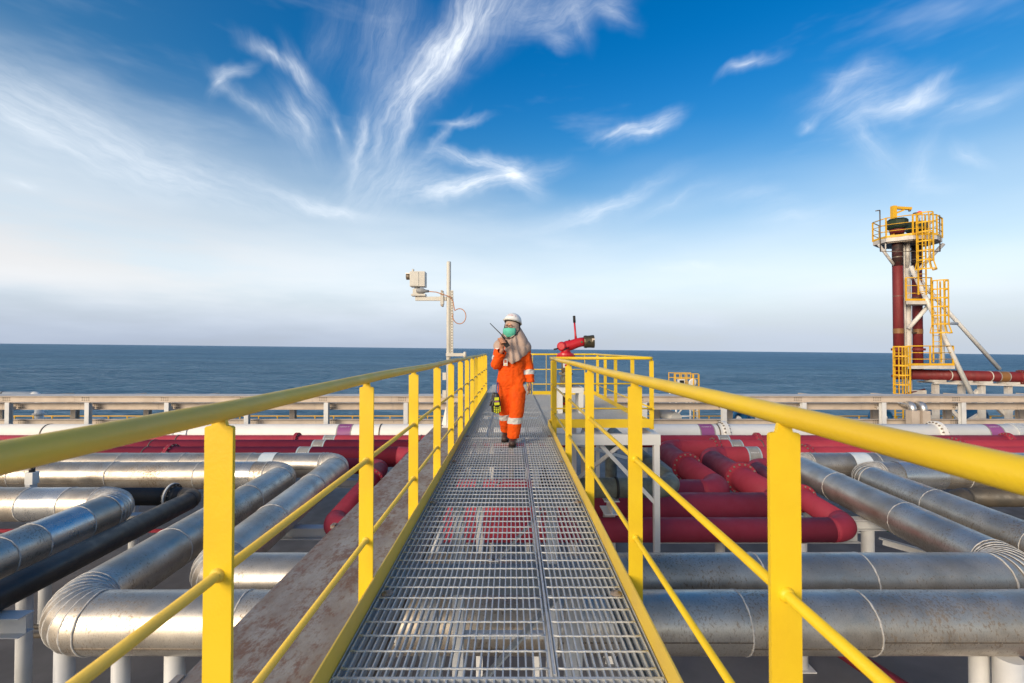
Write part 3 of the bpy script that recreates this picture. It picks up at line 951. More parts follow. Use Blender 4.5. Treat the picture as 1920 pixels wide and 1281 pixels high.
# ================================================================== pipes
ZS = -1.63
pa = clad_pipe('insulated_pipe', 'nearest silver jacketed pipe crossing under the catwalk, big elbow lower left', [(-36, 10.4, ZS), (-5.1, 10.4, ZS), (-4.8, 4.85, ZS), (7.5, 4.85, ZS), (7.9, 10.4, ZS), (36, 10.4, ZS)], 0.30, 0.47, 1.75, 8, lap=-0.35, mats=('clad', 'clad', 'clad_blue'))
pb = clad_pipe('insulated_pipe', 'second silver jacketed pipe, just beyond the nearest one under the catwalk', [(-36, 11.3, ZS), (-4.25, 11.3, ZS), (-3.85, 5.75, ZS), (6.45, 5.75, ZS), (6.9, 11.3, ZS), (36, 11.3, ZS)], 0.30, 0.47, 1.6, 8, lap=-0.35, mats=('clad', 'clad_blue'))
pe = clad_pipe('insulated_pipe', 'silver jacketed pipe with many ribbed elbow gores at far left edge', [(-30, 8.48, ZS), (-7.15, 8.48, ZS), (-6.85, 2.0, ZS), (-30, 2.0, ZS)], 0.30, 0.5, 0.62, 14, mats=('clad', 'clad_bright', 'clad'))
band(pb, (-5.97, 11.3, ZS), (1, 0, 0), 0.306, 0.36, 'bandwhite')
band(pb, (8.52, 11.3, ZS), (1, 0, 0), 0.306, 0.42, 'bandwhite')
band(pa, (9.2, 10.4, ZS), (1, 0, 0), 0.306, 0.95, 'clad_bright', name='new_sheet')
band(pa, (-6.2, 10.4, ZS), (1, 0, 0), 0.306, 0.75, 'clad_bright', name='new_sheet')

ZF = -1.85
pf = plain_pipe('bare_pipe', 'thin black bare pipe slanting to the lower left beside silver pipes', [(-36, 9.6, ZF), (-6.6, 9.6, ZF), (-6.3, 2.6, ZF), (-36, 2.6, ZF)], 0.18, 0.30, 'black_pipe')
pf.children[0].data.materials[0] = M['brown_pipe']
flange(pf, (-7.12, 9.6, ZF), (1, 0, 0), 0.18, 'brown_pipe', 14, 1.45, 0.04)
strap(pf, (-7.12, 9.6, ZF), (1, 0, 0), 0.262, 'white', 0.018, 'flange_guard')
pg = plain_pipe('bare_pipe', 'olive brown bare pipe behind the silver pipes at right edge', [(36, 9.55, ZF), (9.15, 9.55, ZF), (9.15, 9.55, DZ)], 0.19, 0.32, 'brown_pipe')

ZR = -1.81
RB_, ZB = 0.29, -1.895
pr1 = plain_pipe('red_pipe', 'dark red pipe looping innermost, bolted flange on its right leg', [(-40, 14.3, ZB), (-1.8, 14.3, ZB), (-1.8, 9.95, ZB), (4.6, 9.95, ZB), (4.7, 14.3, ZB), (40, 14.3, ZB)], RB_, 0.52, 'red')
pr2 = plain_pipe('red_pipe', 'dark red pipe looping in the middle of the three loops', [(-40, 13.3, ZB), (-2.8, 13.3, ZB), (-2.6, 9.05, ZB), (5.5, 9.05, ZB), (5.62, 13.3, ZB), (40, 13.3, ZB)], RB_, 0.52, 'red')
pr3 = plain_pipe('red_pipe', 'dark red pipe of the nearest and widest loop under the catwalk', [(-40, 12.2, -1.88), (-3.45, 12.2, -1.88), (-3.15, 7.92, -1.88), (5.88, 7.92, -1.88), (6.36, 12.2, -1.88), (40, 12.2, -1.88)], 0.203, 0.42, 'red')
pr0 = plain_pipe('red_pipe', 'straight dark red pipe running farthest back, beside the white pipe', [(-40, 15.1, ZR), (40, 15.1, ZR)], 0.20, 0.3, 'red')
X_ = (1, 0, 0)
flange(pr1, (4.65, 12.15, ZB), (0.023, 1, 0), RB_, k=1.33)
flange(pr2, (5.56, 11.1, ZB), (0.028, 1, 0), RB_, k=1.33)
flange(pr3, (-3.36, 10.9, -1.88), (-0.07, 1, 0), 0.203)
flange(pr3, (6.068, 9.6, -1.88), (0.112, 1, 0), 0.203)
flange(pr1, (6.35, 14.3, ZB), X_, RB_, k=1.28)
flange(pr0, (8.1, 15.1, ZR), X_, 0.20)
flange(pr2, (8.55, 13.3, ZB), X_, RB_, k=1.28)
flange(pr1, (13.9, 14.3, ZB), X_, RB_, k=1.28)
flange(pr0, (16.35, 15.1, ZR), X_, 0.20)
flange(pr2, (-9.9, 13.3, ZB), X_, RB_, k=1.28)
flange(pr0, (-7.1, 15.1, ZR), X_, 0.20)
for t_, y_, r_, z_ in ((pr0, 15.1, 0.20, ZR), (pr1, 14.3, RB_, ZB), (pr2, 13.3, RB_, ZB)):
    for xb in (-6.0, 6.95):
        band(t_, (xb, y_, z_), X_, r_, 0.30, 'bandgrey', 'bandpale', marks=0.62)
for t_, y_, x_ in ((pr0, 15.1, -15.6), (pr0, 15.1, -11.0), (pr1, 14.3, -11.2), (pr2, 13.3, -10.6), (pr1, 14.3, 7.75), (pr0, 15.1, 12.6), (pr2, 13.3, 12.1), (pr2, 13.3, -16.5), (pr0, 15.1, -3.0)):
    strap(t_, (x_, y_, ZR if t_ is pr0 else ZB), X_, 0.20 if t_ is pr0 else RB_, 'strapmetal', 0.014)
ZW = -1.81
pw = plain_pipe('white_pipe', 'thick white pipe with purple bands running across behind the red pipes', [(-40, 16.4, ZW), (40, 16.4, ZW)], 0.35, 0.5, 'white_pipe', n=44)
for xf in (7.57, 15.2):
    flange(pw, (xf, 16.4, ZW), X_, 0.35, 'white_pipe', 20, 1.32, 0.06)
for xb in (-5.93, 6.9, 17.1):
    band(pw, (xb, 16.4, ZW), X_, 0.35, 0.46, 'bandpurple', 'bandgrey', marks=0.95)
for xs in (-16.6, -4.68, 7.33, 12.6, -22):
    strap(pw, (xs, 16.4, ZW), X_, 0.35, 'strapmetal', 0.02)
for x0 in (-11.7, 18.1):
    m = MB()
    m.lathe((x0 - 0.25, 16.4, ZW), X_, [(0, 0.352), (0.001, 0.385), (0.05, 0.385), (0.051, 0.365), (0.45, 0.365), (0.451, 0.385), (0.50, 0.385), (0.501, 0.352)], 40, 0, False)
    for k in range(18):
        a = 2 * PI * k / 18
        c0 = Vector((x0 - 0.25, 16.4 + 0.372 * math.cos(a), ZW + 0.372 * math.sin(a)))
        m.tube([c0, c0 + Vector((0.5, 0, 0))], 0.009, 6)
    m.build('coupling', 'galv', pw)

# green weathered branch pipe under the side platform
pgn = plain_pipe('branch_pipe', 'greenish weathered pipe bent below the white platform frame', [(0.75, 8.0, -1.18), (2.86, 8.0, -1.18), (2.9, 13.4, -1.18), (2.9, 13.4, DZ)], 0.17, 0.36, 'green_pipe')
flange(pgn, (1.02, 8.0, -1.18), X_, 0.17, 'black_pipe', 12, 1.5, 0.04)
strap(pgn, (1.82, 8.0, -1.18), X_, 0.17, 'blackrub', 0.022, 'clamp')
m = MB()
m.lathe((0.45, 8.0, -1.18), X_, [(0, 0.10), (0.01, 0.2), (0.12, 0.24), (0.24, 0.2), (0.3, 0.16)], 20)
m.tube([(0.57, 8.0, -0.98), (0.57, 8.0, -0.66)], 0.05, 10)
m.lathe((0.57, 8.0, -0.66), (0, 0, 1), [(0, 0.12), (0.03, 0.12)], 16)
m.build('valve', 'black_pipe', pgn)
bs = thing('pipe_stand', 'short white I-beam stand under the clamped greenish pipe', 'pipe support', (1.78, 7.95, DZ))
m = MB()
ibeam(m, (1.72, 7.86, -1.49), (1.72, 8.30, -1.49), 0.24, 0.26, 0.016, 0.012)
m.build('saddle_beam', 'white', bs)
m = MB()
ibeam(m, (1.72, 8.12, -1.612), (1.72, 8.12, DZ), 0.18, 0.18, 0.012, 0.01, (0, 1, 0))
m.build('column', 'white_steel', bs)

# ------------------------------------------------------------------ pipe supports standing on the deck
def column_support(label, x, y, ztop, r=0.09, beam=None, group=None, bh=0.20):
    t = thing('pipe_support', label, 'pipe support', (x, y, DZ), group)
    zt = ztop
    if beam:
        m = MB()
        (a, b_) = beam
        ibeam(m, (*a, ztop - bh / 2), (*b_, ztop - bh / 2), bh, 0.19, 0.014, 0.010)
        m.build('saddle_beam', 'white_steel', t)
        zt = ztop - bh - 0.001
    MB().tube([(x, y, zt), (x, y, DZ + 0.02)], r, 18).build('column', 'white_steel', t)
    MB().box(x - r - 0.06, x + r + 0.06, y - r - 0.06, y + r + 0.06, DZ + 0.004, DZ + 0.022).build('foot_plate', 'white_steel', t)
    return t


zs = ZS - 0.302
column_support('white round column directly under the big silver elbow, lower left', -4.78, 4.92, zs, 0.088)
column_support('white round column under the nearest silver pipe, second from the left elbow', -4.12, 4.85, zs, 0.08)
column_support('white round column under the nearest silver pipe, beside the rusty girder', -3.55, 4.85, zs, 0.095)
column_support('slim white column under the nearest silver pipe at lower right', 4.95, 4.88, zs, 0.085)
column_support('stout white column in front, under the nearest silver pipe at lower right', 5.02, 4.66, zs + 0.06, 0.118)
column_support('white beam end on a column carrying the black pipe at left edge', -6.85, 5.68, ZF - 0.185, 0.10, ((-7.7, 5.68), (-6.0, 5.68)), bh=0.24)
column_support('white column standing alone on the dark deck at far left', -9.3, 9.15, -2.05, 0.10, ((-9.6, 9.15), (-7.2, 9.15)), bh=0.16)
column_support('white column with crossbeam under the two slanting silver pipes on the left', -4.5, 8.2, zs, 0.10, ((-5.5, 8.2), (-3.3, 8.2)))
column_support('white column with crossbeam behind the left silver elbows and red flange', -3.75, 11.75, -2.10, 0.10, ((-4.9, 11.75), (-2.3, 11.75)))
column_support('white column behind the lower red elbow, under the right silver leg', 6.67, 8.6, zs, 0.105, ((6.0, 8.6), (9.2, 8.6)))
column_support('white column with crossbeam under the red pipes right of the platform', 3.9, 8.6, -2.12, 0.09, ((2.6, 8.5), (6.4, 8.5)))
column_support('white column under the near red run, left of the platform leg', 5.0, 7.95, -2.09, 0.10)
column_support('white column under the far silver runs at right', 11.0, 10.9, zs, 0.10, ((11.0, 9.6), (11.0, 11.9)))
column_support('white column under the far silver runs at left', -9.0, 10.9, zs, 0.10, ((-9.0, 9.9), (-9.0, 11.9)))
column_support('white column under the red and white pipes at left', -8.3, 14.9, -2.17, 0.11, ((-8.3, 12.6), (-8.3, 17.0)))
column_support('white column under the red and white pipes at right', 9.6, 14.9, -2.17, 0.11, ((9.6, 12.6), (9.6, 17.0)))
column_support('white column carrying the long silver leg in front of black pipe', -7.0, 6.6, zs, 0.09)

# two small tubes with a green clamp on the right, a sloping white angle below them
tb = thing('tubing_run', 'two thin grey tubes in a green clamp beside the red elbow', 'tubing', (6.0, 8.95, -2.2))
for k in (0, 1):
    MB().tube([(2.5, 9.3 - k * 0.35, -2.25), (12.0, 9.3 - k * 0.35, -2.25)], 0.028, 8).build('tube', 'greyc', tb)
MB().box(7.25, 7.33, 8.85, 9.42, -2.29, -2.18).build('clamp', 'greenclip', tb)
m = MB()
m.bar((7.0, 8.75, -2.36), (8.4, 7.5, -2.5), 0.11, 0.012)
m.bar((7.05, 8.72, -2.42), (8.43, 7.52, -2.56), 0.012, 0.12)
tag(m.build('angle_strut', 'white_steel'), 'sloping white steel angle below the green tube clamp', 'strut')
# deck clutter seen in the gaps below the pipes
for i, (x, y) in enumerate(((-5.2, 7.4), (-2.6, 6.9))):
    pass
rl = thing('drain_line', 'thin dark red line low over the deck behind the black pipe', 'pipe', (-9, 11.0, DZ))
MB().tube(rounded([(-14, 10.95, -3.1), (-2.2, 10.95, -3.1), (-2.2, 9.0, -3.1)], 0.15), 0.045, 10).build('run', 'red', rl)
gl = thing('deck_line', 'low red pipe on the deck at bottom right corner', 'pipe', (6, 6.3, DZ))
MB().tube(rounded([(5.4, 8.2, DZ + 0.45), (6.3, 4.9, DZ + 0.45), (8.5, 3.5, DZ + 0.45)], 0.3), 0.14, 16).build('run', 'red', gl)
rl2 = thing('deck_line', 'grey lines lying across the deck under the left silver legs', 'pipe', (-4, 7.5, DZ))
for k in range(2):
    MB().tube([(-9, 7.3 + k * 0.22, -3.3), (-1.2, 7.3 + k * 0.22, -3.3)], 0.04, 8).build('run', 'brown_pipe', rl2)

# small junction box with a loop of cable on the far left pipe
jb = thing('sensor_box', 'small white sensor box with a cable loop on the far left silver pipe', 'sensor', (-9.85, 9.4, -1.4))
MB().box(-9.93, -9.77, 9.32, 9.46, -1.52, -1.28).build('housing', 'white', jb)
MB().tube([(-9.85, 9.39, -1.28), (-9.85, 9.39, -1.18)], 0.05, 10).build('gland', 'black', jb)
MB().tube([(-9.85 + 0.02 * i * math.cos(i * 0.9) * 0 + 0.17 * math.sin(i * 0.55) * (1 if i < 12 else 0) - (0 if i < 12 else (i - 12) * 0.16), 9.39, -1.13 + 0.12 * (1 - math.cos(i * 0.55)) * (1 if i < 12 else 0) - (0 if i < 12 else (i - 12) * 0.055)) for i in range(22)], 0.012, 6).build('cable', 'greyc', jb)
MB().box(-9.90, -9.80, 9.3, 9.45, -2.0, -1.52).build('bracket', 'white_steel', jb)

# ------------------------------------------------------------------ cable-tray rack across the back
rack = thing('tray_rack', 'long cream steel rack of three beams crossing behind the white pipe', 'steel rack', (0, 18, DZ))
SP = 3.12
jx = [-26.6 - 4 * SP + SP * i for i in range(26)]


def cbeam(zc, y, h, w, name):
    for i in range(len(jx) - 1):
        m = MB()
        ibeam(m, (jx[i] + 0.004, y, zc), (jx[i + 1] - 0.004, y, zc), h, w, 0.022, 0.012)
        m.build(name, 'cream', rack)
        if i % 1 == 0:
            xb = jx[i] + (0.30 if name == 'top_beam' else 0.55)
            bm_ = MB()
            for q in range(4):
                for r_ in (-1, 1):
                    bm_.lathe((xb + q * 0.085, y - 0.0065, zc + r_ * 0.042), (0, -1, 0), [(0, 0.022), (0.014, 0.020)], 6)
            bm_.build('splice_bolts', 'strapmetal', rack, 'stuff')


cbeam(-0.735, 18.0, 0.25, 0.20, 'top_beam')
cbeam(-1.05, 18.25, 0.25, 0.22, 'middle_beam')
cbeam(-1.69, 18.35, 0.22, 0.22, 'bottom_beam')
for i in range(len(jx) - 1):
    z = -0.607 + random.uniform(-0.004, 0.004)
    MB().box(jx[i] + 0.004, jx[i + 1] - 0.004, 17.95, 18.75, z - 0.01, z).build('tray_cover', 'cream_top', rack)
    m = MB()
    ibeam(m, (jx[i] + 0.6, 17.93, -0.862), (jx[i] + 0.6, 17.93, DZ), 0.16, 0.17, 0.012, 0.01, (0, 1, 0))
    m.build('front_post', 'white_steel', rack)
    m = MB()
    ibeam(m, (jx[i] + 1.6, 19.6, -0.72), (jx[i] + 1.6, 19.6, DZ), 0.2, 0.22, 0.012, 0.01, (0, 1, 0))
    m.build('rear_post', 'cream', rack)
    MB().bar((jx[i] + 1.5, 18.78, -0.68), (jx[i] + 1.5, 19.6, -0.70), 0.12, 0.1).build('bracket', 'cream', rack)
    MB().bar((jx[i] + 1.49, 18.40, -1.1), (jx[i] + 1.49, 19.5, -1.1), 0.1, 0.14).build('bracket', 'cream', rack)
    MB().bar((jx[i] + 0.6, 18.02, -1.10), (jx[i] + 0.6, 18.14, -1.10), 0.1, 0.12).build('bracket', 'white_steel', rack)

# yellow railing at the ship's side
srail = thing('side_railing', 'thin yellow railing along the ship side before the sea', 'railing', (0, 29.2, DZ))
MB().tube([(-44, 29.2, -3.06), (44, 29.2, -3.06)], 0.035, 8).build('top_rail', 'yellow_far', srail)
MB().tube([(-44, 29.2, -3.52), (44, 29.2, -3.52)], 0.028, 8).build('mid_rail', 'yellow_far', srail)
me_ = None
for i in range(72):
    if me_ is None:
        o = MB().box(-0.03, 0.03, -0.03, 0.03, 0, DZ * 0 + 1.17).build('post', 'yellow_far', srail)
        me_ = o.data
    else:
        o = link('post', me_, srail)
    o.location = (-42.6 + i * 1.2, 29.2, DZ)

# ================================================================== surveillance camera mast on the girder
cm = thing('camera_mast', 'white pole with perforated strip and side arm standing on the rusty girder', 'mast', (-1.22, 8.77, -0.25))
MB().tube([(-1.22, 8.77, -0.24), (-1.22, 8.77, 2.92), (-1.22, 8.77, 2.93)], [0.042, 0.042, 0.036], 18).build('pole', 'boxwhite', cm)
MB().box(-1.33, -1.10, 8.66, 8.88, -0.248, -0.225).build('base_plate', 'white', cm)
for a in range(3):
    an = a * 2.1 + 0.5
    MB().add([(-1.22 + 0.03 * math.cos(an), 8.77 + 0.03 * math.sin(an), -0.224), (-1.22 + 0.16 * math.cos(an), 8.77 + 0.16 * math.sin(an), -0.224), (-1.22 + 0.05 * math.cos(an), 8.77 + 0.05 * math.sin(an), 0.16), (-1.22 + 0.03 * math.cos(an + 0.3), 8.77 + 0.03 * math.sin(an + 0.3), -0.224), (-1.22 + 0.16 * math.cos(an + 0.08), 8.77 + 0.16 * math.sin(an + 0.08), -0.224), (-1.22 + 0.05 * math.cos(an + 0.25), 8.77 + 0.05 * math.sin(an + 0.25), 0.16)], [(0, 1, 2), (5, 4, 3), (0, 3, 4, 1), (1, 4, 5, 2), (2, 5, 3, 0)]).build('gusset', 'white', cm)
m = MB()
m.box(-1.172, -1.132, 8.725, 8.731, 1.10, 2.37)
m.box(-1.176, -1.1722, 8.725, 8.76, 1.10, 2.37)
m.box(-1.1318, -1.128, 8.725, 8.76, 1.10, 2.37)
m.build('slotted_strip', 'boxwhite', cm)
m = MB()
for k in range(24):
    m.box(-1.160, -1.144, 8.7215, 8.7245, 1.13 + k * 0.052, 1.155 + k * 0.052)
m.build('slots', 'strapmetal', cm, 'stuff')
MB().box(-1.86, -1.262, 8.735, 8.805, 2.175, 2.25).build('side_arm', 'boxwhite', cm)
MB().box(-1.375, -1.315, 8.71, 8.83, 2.10, 2.33).build('clamp', 'boxwhite', cm)
MB().tube([(-1.345, 8.70, 2.35), (-1.345, 8.84, 2.35)], 0.022, 8).build('clamp_bolt', 'bolt', cm)
MB().tube([(-1.345, 8.70, 2.08), (-1.345, 8.84, 2.08)], 0.022, 8).build('clamp_bolt', 'bolt', cm)
MB().box(-1.26, -0.91, 8.69, 8.74, 1.105, 1.165).build('stub_arm', 'boxwhite', cm)
MB().tube([(-0.895, 8.66, 1.08), (-0.895, 8.66, 1.19)], 0.028, 10).build('end_cap', 'boxwhite', cm)
for z in (0.72, 0.38):
    MB().box(-1.335, -1.265, 8.75, 8.79, z - 0.07, z + 0.07).build('bracket', 'boxwhite', cm)
# the camera on the arm
sv = thing('surveillance_camera', 'off-white boxy surveillance camera on the side arm of the mast', 'camera', (-1.80, 8.77, 2.25))
MB().box(-1.95, -1.665, 8.66, 8.88, 2.44, 2.725).build('housing', 'boxwhite', sv)
MB().box(-1.942, -1.78, 8.652, 8.658, 2.45, 2.715).build('door', 'boxwhite', sv)
MB().lathe((-1.95, 8.77, 2.64), (-1, 0, 0), [(0, 0.05), (0.01, 0.062), (0.085, 0.062), (0.09, 0.05)], 16).build('lens_hood', 'strapmetal', sv)
MB().box(-2.04, -1.955, 8.70, 8.84, 2.685, 2.70).build('visor', 'chrome', sv)
MB().tube([(-1.90, 8.72, 2.725), (-1.90, 8.72, 2.775)], 0.022, 10).build('knob', 'boxwhite', sv)
MB().box(-1.93, -1.66, 8.69, 8.85, 2.262, 2.30).build('mount_plate', 'boxwhite', sv)
MB().box(-1.90, -1.78, 8.70, 8.84, 2.30, 2.40).build('tilt_head', 'boxwhite', sv)
MB().lathe((-1.83, 8.70, 2.36), (1, 0, -0.05), [(0, 0.03), (0.02, 0.05), (0.13, 0.055), (0.18, 0.03), (0.24, 0.022)], 14).build('motor', 'greyc', sv)
MB().lathe((-1.83, 8.77, 2.40), (0, 0, 1), [(0, 0.05), (0.04, 0.05)], 14).build('pan_joint', 'greyc', sv)
lp = []
for k in range(40):
    a = PI * 0.75 - k / 39 * 2 * PI * 0.93
    lp.append((-1.005 + 0.125 * math.cos(a), 8.70 + 0.012 * math.sin(k * 0.3), 1.87 + 0.145 * math.sin(a)))
cb = [(-1.62, 8.70, 2.345), (-1.45, 8.68, 2.33), (-1.30, 8.68, 2.28), (-1.18, 8.69, 2.24), (-1.125, 8.70, 2.15), (-1.11, 8.70, 2.05)] + lp
tag(MB().tube(cb, 0.0085, 8).build('camera_cable', 'cable'), 'orange cable from the camera looping beside the white pole', 'cable')

# ================================================================== red fire monitor on the side platform
FX, FY = 1.06, 9.0
fs_ = thing('pump_frame', 'low white box frame standing on the platform grating', 'stand', (FX + 0.1, FY, 0))
for (x, y) in ((0.93, 8.82), (1.33, 8.82), (0.93, 9.22), (1.33, 9.22)):
    MB().box(x - 0.045, x + 0.045, y - 0.045, y + 0.045, 0.004, 0.395).build('leg', 'white', fs_)
MB().box(0.88, 1.38, 8.77, 9.27, 0.396, 0.50).build('top', 'white', fs_)
MB().box(1.13, 1.33, 8.80, 9.1, 0.501, 0.512).build('rust_sheet', 'girder', fs_)
fm = thing('fire_monitor', 'red water cannon with upright lever and olive nozzle above yellow rails', 'fire monitor', (FX, FY, 0.5))
m = MB()
m.lathe((FX, FY, 0.512), (0, 0, 1), [(0, 0.14), (0.03, 0.14), (0.031, 0.09), (0.22, 0.085), (0.221, 0.14), (0.26, 0.14)], 20, 0, False)
m.build('lower_body', 'valve', fm)
for k in range(10):
    a = 2 * PI * k / 10
    MB().hexbolt((FX + 0.12 * math.cos(a), FY + 0.12 * math.sin(a), 0.772), (0, 0, 1), 0.014, 0.014).build('bolt', 'bolt', fm)
MB().box(FX - 0.10, FX + 0.10, FY - 0.10, FY + 0.10, 0.575, 0.70).build('valve_block', 'valve', fm)
MB().lathe((FX, FY - 0.10, 0.64), (0, -1, 0), [(0, 0.085), (0.03, 0.085), (0.035, 0.06)], 14).build('valve_cover', 'valve', fm)
MB().tube([(FX, FY, 0.772), (FX, FY, 1.13)], 0.085, 18).build('riser', 'valve', fm)
MB().box(FX - 0.06, FX + 0.045, FY - 0.094, FY - 0.088, 0.88, 0.99).build('placard', 'mark', fm)
MB().box(FX - 0.03, FX + 0.018, FY - 0.0975, FY - 0.0945, 0.895, 0.945).build('placard_mark', 'red_bright', fm)
MB().lathe((FX, FY, 1.13), (0, 0, 1), [(-0.04, 0.12), (-0.039, 0.185), (-0.005, 0.19), (-0.004, 0.165), (0.03, 0.16), (0.031, 0.12), (0.07, 0.095), (0.10, 0.09)], 24, 0, False).build('swivel', 'red_bright', fm)
e0 = Vector((FX + 0.02, FY, 1.27))
el_pts = [(FX + 0.01, FY, 1.20), (FX - 0.01, FY, 1.26), (FX - 0.02, FY, 1.285), (FX + 0.03, FY, 1.305), (FX + 0.11, FY, 1.32), (FX + 0.22, FY, 1.36), (FX + 0.30, FY, 1.38), (FX + 0.37, FY, 1.385)]
MB().tube(el_pts, [0.085, 0.10, 0.105, 0.105, 0.10, 0.095, 0.092, 0.092], 20).build('barrel', 'red_bright', fm)
MB().lathe((FX - 0.07, FY - 0.02, 1.295), (-0.3, -1, 0), [(-0.02, 0.02), (0.02, 0.095), (0.075, 0.092), (0.10, 0.06)], 18).build('elbow_cap', 'red_bright', fm)
ax_ = Vector((1, -0.05, 0.04)).normalized()
MB().lathe((FX + 0.36, FY, 1.385), ax_, [(0, 0.09), (0.001, 0.118), (0.02, 0.125), (0.055, 0.125), (0.056, 0.12), (0.12, 0.122), (0.17, 0.128), (0.20, 0.126), (0.201, 0.10), (0.15, 0.09)], 26, 0, False).build('nozzle', 'bronze', fm)
MB().hexbolt((FX + 0.44, FY - 0.13, 1.385), (0, -1, 0), 0.022, 0.012).build('nozzle_knob', 'black', fm)
MB().box(FX + 0.50, FX + 0.55, FY - 0.133, FY - 0.126, 1.39, 1.45).build('nozzle_label', 'hem', fm)
MB().tube([(FX + 0.205, FY, 1.40), (FX + 0.195, FY, 1.52), (FX + 0.175, FY, 1.77)], [0.030, 0.021, 0.018], 12).build('lever', 'red_bright', fm)
MB().tube([(FX + 0.175, FY, 1.765), (FX + 0.168, FY, 1.90)], 0.026, 12).build('lever_grip', 'blackrub', fm)
for (a, b_) in (((FX - 0.09, FY - 0.05, 1.27), (FX - 0.24, FY - 0.10, 1.235)), ((FX + 0.05, FY - 0.09, 1.27), (FX - 0.05, FY - 0.22, 1.235)), ((FX + 0.04, FY, 1.38), (FX + 0.08, FY, 1.425))):
    MB().tube([a, b_], [0.014, 0.017], 8).build('lock_handle', 'black', fm)
MB().hexbolt((FX + 0.30, FY - 0.092, 1.38), (0, -1, 0), 0.018, 0.012).build('grease_nipple', 'greenclip', fm)
ex = thing('marker_drum', 'small drum banded green, red and yellow inside the white box frame', 'drum', (1.06, 8.95, 0))
for (z0, z1, mt) in ((0.012, 0.15, 'yellow'), (0.151, 0.20, 'red_bright'), (0.201, 0.385, 'valve')):
    MB().lathe((1.06, 8.97, z0), (0, 0, 1), [(0, 0.085), (z1 - z0, 0.085)], 18).build('band', mt, ex)

# ================================================================== far side: lookout, winches, stray white pipes
lk = thing('lookout_cage', 'small yellow caged platform on white legs standing before the sea', 'platform', (9.9, 26, DZ))
for (x, y) in ((9.35, 26), (10.55, 26), (9.35, 27), (10.55, 27)):
    MB().tube([(x, y, DZ), (x, y, -1.0)], 0.06, 8).build('leg', 'white', lk)
MB().box(9.25, 10.65, 25.9, 27.1, -1.0, -0.92).build('floor', 'white', lk)
for (a, b_) in (((9.35, 26, -2.6), (10.55, 26, -1.1)), ((10.55, 26, -2.6), (9.35, 26, -1.1)), ((9.35, 26, -2.6), (10.55, 26, -2.6))):
    MB().tube([a, b_], 0.04, 8).build('brace', 'white', lk)
for y in (25.95, 27.05):
    for k in range(5):
        MB().box(9.3 + k * 0.325 - 0.02, 9.3 + k * 0.325 + 0.02, y - 0.02, y + 0.02, -0.919, -0.16).build('bar', 'yellow_far', lk)
    for z in (-0.18, -0.45, -0.72):
        MB().box(9.3, 10.6, y - 0.045, y - 0.021, z - 0.02, z + 0.02).build('rail', 'yellow_far', lk)
for x in (10.2, 10.5):
    MB().box(x - 0.025, x + 0.025, 25.6, 25.65, DZ, -0.2).build('ladder_stile', 'yellow_far', lk)
for k in range(12):
    MB().box(10.226, 10.474, 25.61, 25.64, DZ + 0.3 + k * 0.28, DZ + 0.33 + k * 0.28).build('rung', 'yellow_far', lk)
for i, x in enumerate((9.55, 10.15)):
    fl = thing('floodlight', ('square white floodlight on the yellow cage, left one', 'round white floodlight on the yellow cage, right one')[i], 'lamp', (x, 25.8, -0.5))
    if i == 0:
        MB().box(x - 0.17, x + 0.17, 25.66, 25.86, -0.78, -0.48).build('housing', 'white', fl)
        MB().box(x - 0.12, x + 0.13, 25.645, 25.656, -0.73, -0.53).build('glass', 'black', fl)
    else:
        MB().lathe((x, 25.86, -0.62), (0.1, -1, -0.2), [(0, 0.08), (0.05, 0.16), (0.2, 0.24), (0.21, 0.19)], 16).build('housing', 'white', fl)
    MB().box(x - 0.03, x + 0.03, 25.80, 25.85, -0.919, -0.75).build('bracket', 'white', fl)


def winch(label, x, y, r, L=0.7):
    t = thing('winch', label, 'winch', (x, y, DZ))
    zc = -2.72
    d_ = Vector((0.25, -1, 0)).normalized()
    c = Vector((x, y, zc))
    m = MB()
    m.lathe(c - d_ * L / 2, d_, [(0, r * 0.95), (0.06, r), (L * 0.8, r * 0.97), (L * 0.95, r * 0.9), (L, r * 0.72), (L - 0.02, r * 0.52), (L * 0.35, r * 0.40)], 28)
    m.build('drum', 'blue', t)
    MB().lathe(c - d_ * (L / 2 + 0.02), d_, [(0, r * 0.3), (L * 0.7, r * 0.3), (L * 0.95, r * 0.22)], 14).build('hub', 'white', t)
    MB().box(x - r * 0.8, x + r * 0.8, y - 0.3, y + 0.5, DZ + 0.004, zc - r * 0.75).build('bed', 'blue', t)
    return t


winch('blue winch drum with open end, left of the pair before the sea', 12.75, 26, 0.62)
winch('blue winch drum half hidden beside the open-ended drum', 14.1, 26.6, 0.5)
winch('low blue winch behind the rack at the tower foot', 21.4, 26.5, 0.55)
winch('low blue winch behind the rack, middle one right of the tower', 24.1, 26.5, 0.62)
winch('low blue winch behind the rack, rightmost one', 26.9, 26.5, 0.62)

vp = plain_pipe('vent_pipe', 'white pipe turning down behind the rack at far left', [(-30, 21, -0.88), (-21.75, 21, -0.88), (-21.75, 21, DZ)], 0.155, 0.26, 'white')
flange(vp, (-21.75, 21, -1.75), (0, 0, 1), 0.155, 'white', 8, 1.5, 0.03)
strap(vp, (-23.4, 21, -0.88), X_, 0.155, 'strapmetal', 0.03)
dp = plain_pipe('sloping_pipe', 'white sloping pipe below the rack right of the platform', [(5.9, 23.5, -1.30), (6.75, 18.75, -1.62)], 0.24, 0.3, 'white')
strap(dp, (6.40, 20.7, -1.488), (0.85, -4.75, -0.32), 0.24, 'strapmetal', 0.02)
vb = thing('valve_stand', 'small white stand with pipe stub by the ship side at far left', 'stand', (-21.6, 25, DZ))
MB().box(-23.6, -22.2, 25, 25.6, DZ, -3.15).build('base', 'white', vb)
MB().box(-22.9, -22.4, 25.1, 25.5, -3.149, -2.85).build('top', 'white', vb)
